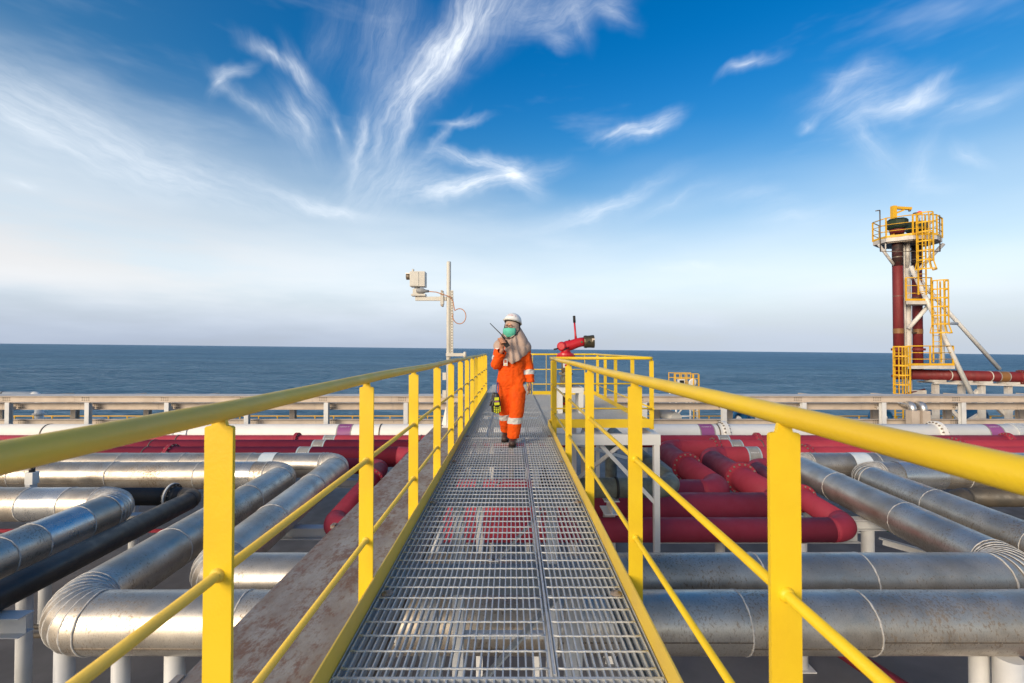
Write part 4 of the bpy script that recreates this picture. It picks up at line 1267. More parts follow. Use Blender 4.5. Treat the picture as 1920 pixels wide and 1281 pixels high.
td = thing('pipe_loop', 'pair of grey insulated down pipes hooked over the rack beam', 'pipe', (18.1, 17.75, DZ))
for k in range(2):
    x = 15.55 + k * 0.42
    MB().tube(rounded([(x, 18.9, -0.93), (x, 17.72, -0.93), (x, 17.72, -1.46)], 0.16), 0.13, 14).build('down_pipe', 'clad_bright', td)
    MB().box(x - 0.15, x + 0.15, 17.58, 17.86, -2.1, -1.15).build('jacket', 'cream', td)

# ================================================================== vent tower on the far right
K = 24 / 854.0
tw = thing('vent_tower', 'tall twin red vent stack tower with yellow caged ladders at right', 'tower', (20.8, 24, DZ))


def tube_(name, a, b_, r, mat, n=14):
    return MB().tube([a, b_], r, n).build(name, mat, tw)


tube_('stack', (20.37, 24, -0.35), (20.37, 24, 7.5), 0.228, 'red_tower', 24)
tube_('stack', (21.92, 24.6, -0.35), (21.92, 24.6, 7.5), 0.222, 'red_tower', 24)
for (x, y) in ((20.37, 24), (21.92, 24.6)):
    c = Vector((x, y, 0))
    for z in (1.15, -0.25):
        f = MB().lathe((x, y, z), (0, 0, 1), [(0, 0.23), (0.001, 0.32), (0.12, 0.32), (0.121, 0.23)], 20, 0, False).build('flange', 'red_tower', tw)
    for (z, mt, w_) in ((2.05, 'bandbrown', 0.26), (6.05, 'strapmetal', 0.05), (4.0, 'strapmetal', 0.03)):
        MB().rings([ring((x, y, z), (0, 0, 1), 0.233, 24), ring((x, y, z + w_), (0, 0, 1), 0.233, 24)], False).build('band', mt, tw)
    cp = MB()
    cp.lathe((x, y, 7.45), (0, 0, 1), [(0, 0.3), (0.12, 0.32), (0.13, 0.40), (0.22, 0.47), (0.55, 0.47), (0.64, 0.40), (0.66, 0.1)], 8, 0, False)
    cp.build('vent_cap', 'vent_green', tw)
    MB().lathe((x, y, 7.30), (0, 0, 1), [(0, 0.29), (0.2, 0.33), (0.24, 0.33)], 18).build('cap_collar', 'red_tower', tw)
for (x, y) in ((20.37, 24), (21.92, 24.6)):
    MB().tube([(x, y, 5.6), (x, y, 7.3)], 0.2315, 24).build('stack_head', 'soot', tw)
tube_('mast', (21.12, 24.3, DZ), (21.12, 24.3, 7.0), 0.165, 'white_tower', 18)
tube_('conduit', (20.69, 23.95, -1.0), (20.69, 23.95, 7.0), 0.035, 'white_tower', 8)
MB().tube([(21.10, 24.28, 5.4), (20.85, 23.9, 7.0)], 0.1, 10).build('strut', 'white_tower', tw)
for z in (2.1, 3.9, 5.9, 6.5):
    tube_('tie', (20.5, 24.1, z), (21.85, 24.5, z), 0.035, 'strapmetal', 8)
# top platform: eight-sided
CX, CY = 21.15, 24.3
oct_ = [(CX + 1.60 * math.cos(PI / 8 + k * PI / 4), CY + 1.15 * math.sin(PI / 8 + k * PI / 4)) for k in range(8)]
m = MB()
m.add([(x, y, 6.86) for x, y in oct_] + [(x, y, 7.06) for x, y in oct_], [tuple(reversed(range(8))), tuple(range(8, 16))] + [(i, (i + 1) % 8, (i + 1) % 8 + 8, i + 8) for i in range(8)])
m.build('top_platform', 'white_tower', tw)
m = MB()
m.add([(CX + (x - CX) * 0.93, CY + (y - CY) * 0.93, 6.80) for x, y in oct_] + [(CX + (x - CX) * 0.93, CY + (y - CY) * 0.93, 6.858) for x, y in oct_], [tuple(reversed(range(8))), tuple(range(8, 16))] + [(i, (i + 1) % 8, (i + 1) % 8 + 8, i + 8) for i in range(8)])
m.build('platform_soffit', 'strapmetal', tw)


def guard(pts, z, closed=False, h=1.05, posts=True, skip=()):
    n = len(pts)
    segs = [(i, (i + 1) % n) for i in range(n if closed else n - 1) if i not in skip]
    for (i, j) in segs:
        a, b_ = Vector((*pts[i], z)), Vector((*pts[j], z))
        for zz, r_ in ((h, 0.028), (h * 0.66, 0.018), (h * 0.33, 0.018)):
            MB().tube([a + Vector((0, 0, zz)), b_ + Vector((0, 0, zz))], r_, 8).build('guard_rail', 'yellow_far', tw)
        MB().bar(a + Vector((0, 0, 0.06)), b_ + Vector((0, 0, 0.06)), 0.02, 0.11).build('toe_board', 'yellow_far', tw)
        if posts:
            L = (b_ - a).length
            k = max(1, round(L / 1.2))
            for q in range(k):
                p = a + (b_ - a) * q / k
                MB().box(p.x - 0.035, p.x + 0.035, p.y - 0.02, p.y + 0.02, z, z + h).build('guard_post', 'yellow_far', tw)
    if posts and not closed:
        p = pts[-1]
        MB().box(p[0] - 0.035, p[0] + 0.035, p[1] - 0.02, p[1] + 0.02, z, z + h).build('guard_post', 'yellow_far', tw)


guard(oct_, 7.065, True, skip=())


def caged_ladder(x, y, z0, z1, cz0, flare=True, w=0.40, cr=0.35, ring_step=0.42):
    """ladder facing the camera side with a safety cage of hoops and straps"""
    for s in (-1, 1):
        MB().box(x + s * w / 2 - 0.03, x + s * w / 2 + 0.03, y - 0.02, y + 0.02, z0, z1).build('ladder_stile', 'yellow_far', tw)
    n = int((z1 - z0) / 0.30)
    for k in range(n):
        MB().box(x - w / 2 + 0.031, x + w / 2 - 0.031, y - 0.014, y + 0.014, z0 + 0.15 + k * 0.30, z0 + 0.18 + k * 0.30).build('rung', 'yellow_far', tw)
    nh = max(2, int((z1 - cz0) / ring_step) + 1)
    for k in range(nh):
        z = cz0 + (z1 - cz0) * k / (nh - 1)
        rr = cr * (1.28 if (k == 0 and flare) else 1.0)
        pts = [(x + rr * math.cos(a), y - 0.10 - rr * 1.25 * math.sin(a) * 1.0, z) for a in [PI * i / 10 for i in range(11)]]
        m = MB()
        for i in range(10):
            m.bar(pts[i], pts[i + 1], 0.012, 0.065)
        m.build('cage_hoop', 'yellow_far', tw)
    for i in range(0, 11, 2):
        a = PI * i / 10
        p0 = (x + cr * math.cos(a), y - 0.10 - cr * 1.25 * math.sin(a))
        MB().box(p0[0] - 0.026, p0[0] + 0.026, p0[1] - 0.006, p0[1] + 0.006, cz0 + (0.4 if flare else 0), z1).build('cage_strap', 'yellow_far', tw)
        if flare:
            p1 = (x + cr * 1.28 * math.cos(a), y - 0.10 - cr * 1.6 * math.sin(a))
            MB().bar((p1[0], p1[1], cz0), (p0[0], p0[1], cz0 + 0.41), 0.05, 0.012, (0, 1, 0)).build('cage_strap', 'yellow_far', tw)


caged_ladder(20.94, 23.2, 4.0, 8.10, 5.25)
caged_ladder(21.75, 23.3, 0.55, 4.70, 2.05)
caged_ladder(19.42, 22.9, DZ + 0.02, 1.35, -1.0, flare=False)
# middle and lower platforms


def slab(name, pts, z0, z1, mat):
    n = len(pts)
    return MB().add([(*p, z0) for p in pts] + [(*p, z1) for p in pts], [tuple(reversed(range(n))), tuple(range(n, 2 * n))] + [(i, (i + 1) % n, (i + 1) % n + n, i + n) for i in range(n)]).build(name, mat, tw)


slab('middle_platform', [(20.36, 23.5), (21.75, 23.5), (22.55, 24.4), (21.15, 24.4)], 3.55, 3.72, 'white_tower')
guard([(21.15, 24.35), (20.40, 23.54), (21.72, 23.54), (22.45, 24.35)], 3.725, False, 1.2)
slab('lower_platform', [(20.10, 23.2), (22.55, 23.2), (23.85, 24.6), (21.35, 24.6)], 0.22, 0.38, 'white_tower')
guard([(21.35, 24.55), (20.15, 23.24), (22.51, 23.24), (23.75, 24.55)], 0.385, False, 1.0)
# braces
tube_('brace', (20.85, 23.75, 5.56), (23.3, 23.05, -1.25), 0.105, 'white')
tube_('brace', (21.5, 24.5, 5.5), (26.2, 24.5, 0.15), 0.10, 'white')
tube_('brace', (20.98, 24.1, 2.3), (21.75, 23.8, 3.45), 0.10, 'white')
tube_('brace', (21.95, 23.5, 2.6), (23.95, 24.5, 2.6), 0.08, 'white')
tube_('brace', (22.45, 23.8, 0.39), (22.45, 23.8, 2.55), 0.12, 'white')
tube_('knee', (19.45, 24.1, 6.80), (20.2, 24.0, 5.65), 0.07, 'white_tower')
tube_('knee', (22.9, 24.1, 6.80), (21.2, 24.3, 4.9), 0.09, 'white_tower')
tube_('knee', (19.75, 24.0, 6.35), (19.75, 24.0, 6.80), 0.03, 'white_tower')
tube_('hanger_bar', (19.15, 23.6, 6.3), (19.15, 23.6, 8.45), 0.028, 'strapmetal', 8)
tube_('hanger_bar', (22.25, 23.6, 6.3), (22.25, 23.6, 8.2), 0.028, 'strapmetal', 8)
tube_('hanger_bar', (19.15, 23.6, 6.3), (22.25, 23.6, 6.3), 0.02, 'strapmetal', 8)
tube_('hanger_bar', (18.93, 23.6, 8.42), (19.15, 23.6, 8.45), 0.028, 'strapmetal', 8)
# davit, beacon
MB().box(20.10, 20.30, 23.9, 24.1, 7.07, 8.80).build('davit_post', 'yellow_far', tw)
MB().bar((20.10, 24.0, 8.72), (21.12, 24.0, 8.66), 0.14, 0.13).build('davit_arm', 'yellow_far', tw)
MB().bar((20.28, 24.0, 8.40), (20.75, 24.0, 8.60), 0.08, 0.08).build('davit_knee', 'yellow_far', tw)
MB().tube([(21.05, 24.0, 8.60), (21.05, 24.0, 8.52)], 0.06, 10).build('davit_hook', 'strapmetal', tw)
tube_('beacon_post', (21.2, 23.6, 7.9), (21.2, 23.6, 8.25), 0.03, 'white_tower', 8)
MB().lathe((21.2, 23.6, 8.25), (0, 0, 1), [(0, 0.1), (0.06, 0.12), (0.12, 0.1), (0.16, 0.02)], 12).build('beacon', 'lampred', tw)
MB().box(20.9, 21.1, 23.5, 23.65, 8.2, 8.32).build('beacon_box', 'strapmetal', tw)
MB().tube([(20.35, 24.0, -0.6), (20.35, 24.0, -1.2), (21.9, 24.2, -0.9)], 0.04, 8).build('drain', 'red_tower', tw)
MB().box(21.15, 21.9, 24.1, 24.3, -1.75, -0.95).build('bracket_plate', 'white_tower', tw)
tl_ = MB().box(21.0, 21.3, 22.85, 22.9, -3.4, -3.1)
tl_.build('sign_plate', 'yellow_far', tw)

# red line from the tower on a white trestle
tr = plain_pipe('red_pipe', 'red vent line leaving the tower to the right on white trestle', [(20.9, 24.0, -0.10), (30.5, 22.6, -0.30)], 0.27, 0.3, 'red_tower')
dv = (9.6, -1.4, -0.2)
for k_ in (0.62, 0.90):
    p = Vector((20.9, 24.0, -0.10)).lerp(Vector((30.5, 22.6, -0.30)), k_ * 0.85)
    flange(tr, p, dv, 0.27, 'red_tower', 16, 1.36, 0.06)
for k_ in (0.19, 0.38, 0.72):
    p = Vector((20.9, 24.0, -0.10)).lerp(Vector((30.5, 22.6, -0.30)), k_)
    strap(tr, p, dv, 0.27, 'boxwhite', 0.02)
p = Vector((20.9, 24.0, -0.10)).lerp(Vector((30.5, 22.6, -0.30)), 0.44)
band(tr, p, dv, 0.272, 0.36, 'bandbrown', 'bandgrey')
ts = thing('trestle', 'white steel trestle with diagonal braces below the red vent line', 'trestle', (26, 23.2, DZ))
p0, p1 = Vector((21.9, 23.7, -0.52)), Vector((30.4, 22.5, -0.72))
MB().bar(p0, p1, 0.14, 0.10).build('top_chord', 'white_tower', ts)
MB().bar(p0 + Vector((0, 0.9, 0)), p1 + Vector((0, 0.9, 0)), 0.14, 0.10).build('top_chord', 'white_tower', ts)
xs_ = [22.15, 23.35, 24.25, 25.45, 26.75, 28.2]
for i, x in enumerate(xs_):
    q = p0.lerp(p1, (x - p0.x) / (p1.x - p0.x))
    MB().bar((q.x, q.y + 0.2, q.z - 0.06), (q.x, q.y + 0.2, DZ), 0.22, 0.22, (0, 1, 0)).build('leg', 'white_tower', ts)
    MB().bar((q.x - 0.35, q.y + 0.2, q.z + 0.1), (q.x + 0.35, q.y + 0.2, q.z + 0.1), 0.5, 0.10).build('saddle', 'white_tower', ts)
for (a, b_) in (((22.15, -1.0), (23.35, -2.4)), ((24.25, -0.9), (23.35, -2.1)), ((24.25, -0.9), (25.45, -2.2)), ((26.75, -0.95), (25.45, -2.1)), ((26.75, -0.95), (28.2, -2.2)), ((22.15, -3.6), (24.25, -2.2)), ((25.45, -2.4), (28.2, -4.1)), ((22.15, -2.5), (28.2, -2.6))):
    ya = p0.lerp(p1, (a[0] - p0.x) / (p1.x - p0.x)).y + 0.35
    yb = p0.lerp(p1, (b_[0] - p0.x) / (p1.x - p0.x)).y + 0.35
    MB().bar((a[0], ya, a[1]), (b_[0], yb, b_[1]), 0.16, 0.16, (0, 1, 0)).build('diagonal', 'white_tower', ts)
MB().tube([(20.6, 23.3, -3.4), (20.6, 23.3, -2.2)], 0.07, 8).build('hydrant', 'red_tower', ts)

# ================================================================== the worker
WX, WY = 0.0, 6.02


def W(x, y, z):
    return Vector((WX + x, WY + y, z))


class Blob:
    """closed lumps that are fused into one continuous skin by a voxel remesh"""
    def __init__(self):
        self.bm = bmesh.new()

    def ell(self, c, r, rot=None):
        mt = Matrix.Translation(c) @ (rot.to_4x4() if rot else Matrix()) @ Matrix.Diagonal((*r, 1))
        bmesh.ops.create_icosphere(self.bm, subdivisions=3, radius=1, matrix=mt)

    def cap(self, a, b, r0, r1, flat=None, n=16):
        """tapered limb with round ends; flat = (axis vector, factor) squashes its section"""
        a, b = Vector(a), Vector(b)
        d = (b - a)
        L = d.length
        d.normalize()
        u = d.orthogonal().normalized()
        if flat:
            fa = Vector(flat[0])
            fa = fa - d * fa.dot(d)
            if fa.length > 1e-4:
                u = fa.normalized()
        w = d.cross(u)
        k = flat[1] if flat else 1.0
        prof = [(-r0 * math.cos(t), r0 * math.sin(t)) for t in (0.15, 0.5, 0.9, 1.3)] + [(L * q, r0 + (r1 - r0) * q) for q in (0.0, 0.25, 0.5, 0.75, 1.0)] + [(L + r1 * math.cos(t), r1 * math.sin(t)) for t in (1.3, 0.9, 0.5, 0.15)]
        rings_ = []
        for (s, r) in prof:
            rings_.append([self.bm.verts.new(a + d * s + (u * math.cos(2 * PI * i / n) * k + w * math.sin(2 * PI * i / n)) * r) for i in range(n)])
        for i in range(len(rings_) - 1):
            for j in range(n):
                self.bm.faces.new((rings_[i][j], rings_[i][(j + 1) % n], rings_[i + 1][(j + 1) % n], rings_[i + 1][j]))
        self.bm.faces.new(list(reversed(rings_[0])))
        self.bm.faces.new(rings_[-1])

    def fuse(self, name, mat, parent, voxel=0.012, smooth=4, disp=None):
        me = bpy.data.meshes.new(name)
        bmesh.ops.recalc_face_normals(self.bm, faces=self.bm.faces)
        self.bm.to_mesh(me)
        self.bm.free()
        o = bpy.data.objects.new(name, me)
        col.objects.link(o)
        md = o.modifiers.new('r', 'REMESH')
        md.mode = 'VOXEL'
        md.voxel_size = voxel
        ms = o.modifiers.new('s', 'SMOOTH')
        ms.iterations = smooth
        ms.factor = 0.5
        dg = bpy.context.evaluated_depsgraph_get()
        new = bpy.data.meshes.new_from_object(o.evaluated_get(dg))
        bpy.data.objects.remove(o)
        new.name = name
        if disp:
            new.update()
            ns = [v.normal.copy() for v in new.vertices]
            for v, n_ in zip(new.vertices, ns):
                v.co += n_ * disp(v.co)
        new.polygons.foreach_set('use_smooth', [True] * len(new.polygons))
        new.materials.clear()
        new.materials.append(M[mat])
        new.update()
        return link(name, new, parent)


def slice_copy(src, planes, grow, name, mat, parent, keep=None):
    """a strip of a garment cut from its surface between planes, lifted off it a little"""
    bm_ = bmesh.new()
    bm_.from_mesh(src.data)
    for (co, no) in planes:
        g = bm_.verts[:] + bm_.edges[:] + bm_.faces[:]
        bmesh.ops.bisect_plane(bm_, geom=g, plane_co=co, plane_no=no, clear_outer=True)
    if keep:
        dele = [f for f in bm_.faces if not keep(f.calc_center_median())]
        bmesh.ops.delete(bm_, geom=dele, context='FACES')
    bm_.normal_update()
    ns = {v: v.normal.copy() for v in bm_.verts}
    for v in bm_.verts:
        v.co += ns[v] * grow
    me = bpy.data.meshes.new(name)
    bm_.to_mesh(me)
    bm_.free()
    me.materials.clear()
    me.materials.append(M[mat])
    me.polygons.foreach_set('use_smooth', [True] * len(me.polygons))
    return link(name, me, parent)


per = thing('person', 'person in orange coverall, white helmet and beige headscarf walking with a radio', 'person', (WX, WY, 0))

# joints (x to the picture's right; she faces the camera)
SH_L, SH_R = W(-0.150, 0.01, 1.275), W(0.160, 0.02, 1.265)
EL_L, WR_L = W(-0.207, -0.075, 1.045), W(-0.128, -0.215, 1.235)
EL_R, WR_R = W(0.216, 0.05, 1.02), W(0.232, -0.02, 0.80)
HIP_L, HIP_R = W(-0.085, 0.03, 0.82), W(0.085, -0.01, 0.82)
KN_L, AN_L = W(-0.090, 0.03, 0.43), W(-0.085, 0.20, 0.12)
KN_R, AN_R = W(0.055, -0.10, 0.42), W(0.010, -0.10, 0.10)
HEAD = W(-0.008, 0.0, 1.525)

fd = Vector((-0.36, -0.93, 0)).normalized()       # she looks a little to her right
# body: head, neck, chest, arms and hands with fingers as one skin
bl = Blob()
bl.ell(HEAD + Vector((0, 0, 0.015)), (0.074, 0.092, 0.105))
bl.ell(HEAD + fd * 0.035 + Vector((0, 0, -0.070)), (0.055, 0.060, 0.062))
bl.cap(HEAD + fd * 0.083 + Vector((0, 0, 0.02)), HEAD + fd * 0.102 + Vector((0, 0, -0.02)), 0.010, 0.015)
bl.cap(W(0, 0.02, 1.30), W(0, 0.01, 1.46), 0.055, 0.05)
bl.cap(W(0, 0.02, 0.92), W(0, 0.02, 1.24), 0.10, 0.11, ((1, 0, 0), 1.3))
for (s, e, w_) in ((SH_L, EL_L, WR_L), (SH_R, EL_R, WR_R)):
    bl.cap(s, e, 0.045, 0.038)
    bl.cap(e, w_, 0.036, 0.026)
# hanging hand, palm to the thigh, fingers loosely curled
hd = Vector((-0.03, -0.10, -1)).normalized()
pc = WR_R + hd * 0.055
bl.cap(WR_R, WR_R + hd * 0.075, 0.027, 0.034, ((0.9, 0.3, 0), 0.55))
for i, (off, ln) in enumerate(((-0.030, 0.068), (-0.010, 0.078), (0.010, 0.073), (0.028, 0.058))):
    side = Vector((0.25, 1, 0)).normalized()
    k0 = WR_R + hd * 0.085 + side * off
    k1 = k0 + (hd + Vector((-0.15, -0.05, 0))).normalized() * ln * 0.5
    k2 = k1 + (hd + Vector((-0.6, -0.1, 0))).normalized() * ln * 0.5
    bl.cap(k0 - hd * 0.02, k1, 0.0095, 0.0088)
    bl.cap(k1, k2, 0.0088, 0.0075)
t0 = WR_R + hd * 0.03 + Vector((-0.012, -0.028, 0))
bl.cap(t0, t0 + Vector((-0.012, -0.03, -0.035)), 0.011, 0.010)
bl.cap(t0 + Vector((-0.012, -0.03, -0.035)), t0 + Vector((-0.018, -0.032, -0.068)), 0.010, 0.008)
# raised hand closed round the radio
RB = W(-0.085, -0.275, 1.325)                     # middle of the radio body
rax = Vector((-0.55, 0.05, 0.83)).normalized()    # its long axis
hu = (RB - WR_L).normalized()
palm = WR_L + Vector((0.0, -0.02, 0.075))
bl.cap(WR_L, palm, 0.027, 0.036, ((0.3, -0.9, 0), 0.6))
for i in range(4):
    b0 = palm + rax * (0.045 - i * 0.022) + Vector((-0.012, -0.015, 0.01))
    b1 = b0 + Vector((-0.010, -0.050, 0.018))
    b2 = b1 + Vector((0.034, -0.022, 0.006))
    b3 = b2 + Vector((0.030, 0.012, -0.004))
    bl.cap(b0, b1, 0.0105, 0.0098)
    bl.cap(b1, b2, 0.0098, 0.009)
    bl.cap(b2, b3, 0.009, 0.0075)
bl.cap(palm + Vector((0.018, -0.01, -0.02)), palm + Vector((0.052, -0.035, 0.025)), 0.012, 0.0105)
bl.cap(palm + Vector((0.052, -0.035, 0.025)), palm + Vector((0.046, -0.062, 0.055)), 0.0105, 0.0085)
# lower legs down into the boots so that the figure is whole
for (h, k, a) in ((HIP_L, KN_L, AN_L), (HIP_R, KN_R, AN_R)):
    bl.cap(h, k, 0.075, 0.05)
    bl.cap(k, a, 0.05, 0.035)
bl.fuse('body', 'skin', per, 0.0062, 3)


def folds(seed, amp):
    def f(co):
        p = Vector((co.x * 7 + seed, co.y * 7, co.z * 10))
        n1 = mnoise.noise(p)
        q = Vector((co.x * 16 + co.z * 9 + seed, co.y * 14, co.z * 22 - co.x * 14))
        n2 = 1.0 - abs(mnoise.noise(q)) * 2.2
        return amp * (0.9 * n1 + 0.7 * n2)
    return f


# coverall
cv = Blob()
cv.cap(W(0.0, 0.02, 1.02), W(0.003, 0.02, 1.235), 0.138, 0.130, ((1, 0, 0), 1.28))
cv.cap(W(0, 0.02, 0.83), W(0, 0.02, 1.02), 0.150, 0.132, ((1, 0, 0), 1.30))
cv.ell(W(0, -0.05, 1.17), (0.15, 0.085, 0.09))
cv.ell(W(0.0, 0.03, 0.84), (0.200, 0.135, 0.12))
cv.cap(SH_L, SH_R, 0.062, 0.062)
for (s, e) in ((SH_L, EL_L), (SH_R, EL_R)):
    cv.cap(s, e, 0.072, 0.064)
cv.cap(EL_L, WR_L + Vector((-0.008, 0.010, -0.028)), 0.070, 0.056)
cv.cap(EL_R, WR_R + Vector((0, 0.0, 0.02)), 0.068, 0.060)
cv.cap(HIP_L, KN_L, 0.115, 0.085)
cv.cap(KN_L, AN_L + Vector((0, 0.0, 0.03)), 0.085, 0.072)
cv.cap(HIP_R, KN_R, 0.118, 0.090)
cv.cap(KN_R, AN_R + Vector((0.003, 0.0, 0.03)), 0.090, 0.080)
cov = cv.fuse('coverall', 'orange', per, 0.0105, 3, folds(3.1, 0.0095))
# trim the round ends of trouser legs and sleeves into clean hems
bm_ = bmesh.new()
bm_.from_mesh(cov.data)


def trim(co, no, near, rad):
    fs_sel = [f for f in bm_.faces if (f.calc_center_median() - near).length < rad]
    es = {e for f in fs_sel for e in f.edges}
    vs_ = {v for f in fs_sel for v in f.verts}
    bmesh.ops.bisect_plane(bm_, geom=list(vs_) + list(es) + fs_sel, plane_co=co, plane_no=no, clear_outer=True)


trim(AN_R + Vector((0, 0, -0.005)), Vector((0, 0, -1)), AN_R, 0.16)
trim(AN_L + Vector((0, 0, 0.012)), Vector((0, 0.25, -1)).normalized(), AN_L, 0.16)
trim(WR_R + Vector((0, 0, 0.01)), hd, WR_R, 0.12)
wd = (WR_L - EL_L).normalized()
trim(WR_L - wd * 0.022, wd, WR_L, 0.11)
bm_.to_mesh(cov.data)
bm_.free()
cov.data.polygons.foreach_set('use_smooth', [True] * len(cov.data.polygons))
cov.data.update()


def limb_strip(a, b, t0, t1, rad, grow=0.004, name='reflective_strip', mat='reflective', tilt=Vector((0, 0, 0))):
    d = (b - a).normalized()
    L = (b - a).length
    n_ = (d + tilt).normalized()
    p, q = a + d * L * t0, a + d * L * t1
    mid = (p + q) / 2
    return slice_copy(cov, [(p, -n_), (q, n_)], grow, name, mat, per, lambda c: (c - mid).length < rad)


limb_strip(KN_L, AN_L, 0.12, 0.37, 0.115, tilt=Vector((0.1, -0.3, 0)))
limb_strip(KN_R, AN_R, 0.18, 0.42, 0.125, tilt=Vector((0.15, 0, 0)))
limb_strip(EL_R, WR_R, 0.28, 0.56, 0.10)
limb_strip(SH_L, EL_L, 0.55, 0.78, 0.105, tilt=Vector((-0.1, 0.5, 0)))
limb_strip(SH_L, EL_L, 0.16, 0.30, 0.09, name='shoulder_strip', tilt=Vector((-0.5, 0.2, 0)))
limb_strip(SH_L, EL_L, 0.06, 0.15, 0.085, name='shoulder_patch', mat='red_bright', tilt=Vector((-0.5, 0.2, 0)))
# pocket flaps, zip line and belt seam as raised cloth pieces on the front
for (co, x0, x1) in ((1.055, 0.03, 0.15), (1.06, -0.16, -0.11)):
    slice_copy(cov, [(W(0, 0, co), Vector((0, 0, -1))), (W(0, 0, co + 0.022), Vector((0, 0, 1)))], 0.006, 'pocket_flap', 'orange', per, lambda c, a=x0, b=x1: a < c.x - WX < b and c.y < WY - 0.05)
slice_copy(cov, [(W(-0.008, 0, 0), Vector((-1, 0, 0))), (W(0.010, 0, 0), Vector((1, 0, 0)))], 0.0045, 'zip_placket', 'orange', per, lambda c: c.y < WY - 0.02 and 0.80 < c.z < 1.22)
slice_copy(cov, [(W(0, 0, 0.965), Vector((0, 0, -1))), (W(0, 0, 0.995), Vector((0, 0, 1)))], 0.004, 'waist_seam', 'orange', per, lambda c: abs(c.x - WX) < 0.19)
slice_copy(cov, [(WR_R + Vector((0, 0, 0.008)), hd), (WR_R + Vector((0, 0, 0.05)), -hd)], 0.004, 'cuff', 'orange', per, lambda c: (c - WR_R).length < 0.12)
slice_copy(cov, [(WR_L - wd * 0.02, wd), (WR_L - wd * 0.075, -wd)], 0.005, 'cuff', 'orange', per, lambda c: (c - WR_L).length < 0.11)

# boots
for (an, fw, lift) in ((AN_R, Vector((-0.06, -1, 0)).normalized(), 0.0), (AN_L, Vector((-0.10, -1, -0.30)).normalized(), 0.035)):
    b_ = Blob()
    g = Vector((an.x, an.y, 0.05 + lift))
    b_.cap(an + Vector((0, 0.015, 0.03)), g + Vector((0, 0.03, 0.015)), 0.052, 0.05)
    b_.cap(g + Vector((0, 0.045, 0.0)), g + fw * 0.10 + Vector((0, 0, 0.0)), 0.047, 0.043, ((1, 0, 0), 1.0))
    b_.cap(g + fw * 0.08, g + fw * 0.135 + Vector((0, 0, 0.003)), 0.047, 0.042)
    bo = b_.fuse('boot', 'boot', per, 0.008, 3)
    bmb = bmesh.new()
    bmb.from_mesh(bo.data)
    up_ = Vector((0, 0, 1)) if lift == 0 else Vector((fw.x * 0.3, -0.29, 0.957)).normalized()
    bmesh.ops.bisect_plane(bmb, geom=bmb.verts[:] + bmb.edges[:] + bmb.faces[:], plane_co=g - up_ * 0.030, plane_no=-up_, clear_outer=True)
    bmb.to_mesh(bo.data)
    bmb.free()
    bo.data.polygons.foreach_set('use_smooth', [True] * len(bo.data.polygons))
    so = MB()
    side = fw.cross(up_).normalized()
    prof = [(-0.095, 0.030), (-0.075, 0.044), (-0.01, 0.040), (0.06, 0.046), (0.12, 0.048), (0.165, 0.036), (0.182, 0.012)]
    top = [g + fw * s + side * w2 - up_ * 0.029 for s, w2 in prof] + [g + fw * s - side * w2 - up_ * 0.029 for s, w2 in reversed(prof)]
    bot = [p - up_ * 0.021 for p in top]
    n_ = len(top)
    so.add(top + bot, [tuple(range(n_)), tuple(reversed(range(n_, 2 * n_)))] + [(i, i + n_, (i + 1) % n_ + n_, (i + 1) % n_) for i in range(n_)])
    so.build('sole', 'blackrub', bo)

# headscarf: close round the head, draped over shoulders and chest
hj = Blob()
hj.ell(HEAD + Vector((0.014, 0.018, 0.014)), (0.104, 0.116, 0.122))
hj.cap(HEAD + Vector((0.03, 0.025, -0.02)), W(0.105, 0.02, 1.33), 0.092, 0.118)
hj.cap(HEAD + Vector((-0.01, 0.025, -0.05)), W(-0.075, 0.015, 1.33), 0.085, 0.105)
hj.cap(HEAD + Vector((0.005, 0.01, -0.02)), W(0.02, 0.0, 1.33), 0.088, 0.118)
hj.cap(W(0.015, 0.0, 1.36), W(0.035, 0.0, 1.235), 0.105, 0.165, ((0, 1, 0), 0.80))
hj.cap(W(0.03, -0.03, 1.32), W(0.005, -0.09, 1.15), 0.10, 0.12, ((0, 1, 0), 0.62))
hj.cap(W(0.05, 0.02, 1.40), W(0.165, 0.03, 1.275), 0.085, 0.096)
hj.cap(W(-0.03, 0.02, 1.37), W(-0.135, 0.015, 1.285), 0.088, 0.092)
hj.cap(W(0.02, 0.07, 1.42), W(0.03, 0.10, 1.22), 0.10, 0.10)


def drape(co):
    z = co.z
    t = max(0.0, min(1.0, (1.46 - z) / 0.16))
    a = math.atan2(co.x - WX, -(co.y - WY) + 0.02)
    s = math.sin(a * 9 + 2.4 * math.sin(a * 2) + z * 7)
    return t * (0.0115 * s + 0.008 * mnoise.noise(Vector((a * 3, z * 5, 2.0)))) + 0.002 * mnoise.noise(co * 14) + 0.011 * max(0.0, min(1.0, (1.38 - z) / 0.1))


hij = hj.fuse('headscarf', 'hijab', per, 0.0095, 4, drape)
bm_ = bmesh.new()
bm_.from_mesh(hij.data)
# hem: slanting planes that leave a point low on the chest
for (co, no) in ((W(0.0, 0, 1.093), Vector((-0.70, 0.25, -1))), (W(0.0, 0, 1.093), Vector((0.50, 0.25, -1)))):
    bmesh.ops.bisect_plane(bm_, geom=bm_.verts[:] + bm_.edges[:] + bm_.faces[:], plane_co=co, plane_no=no.normalized(), clear_outer=True)
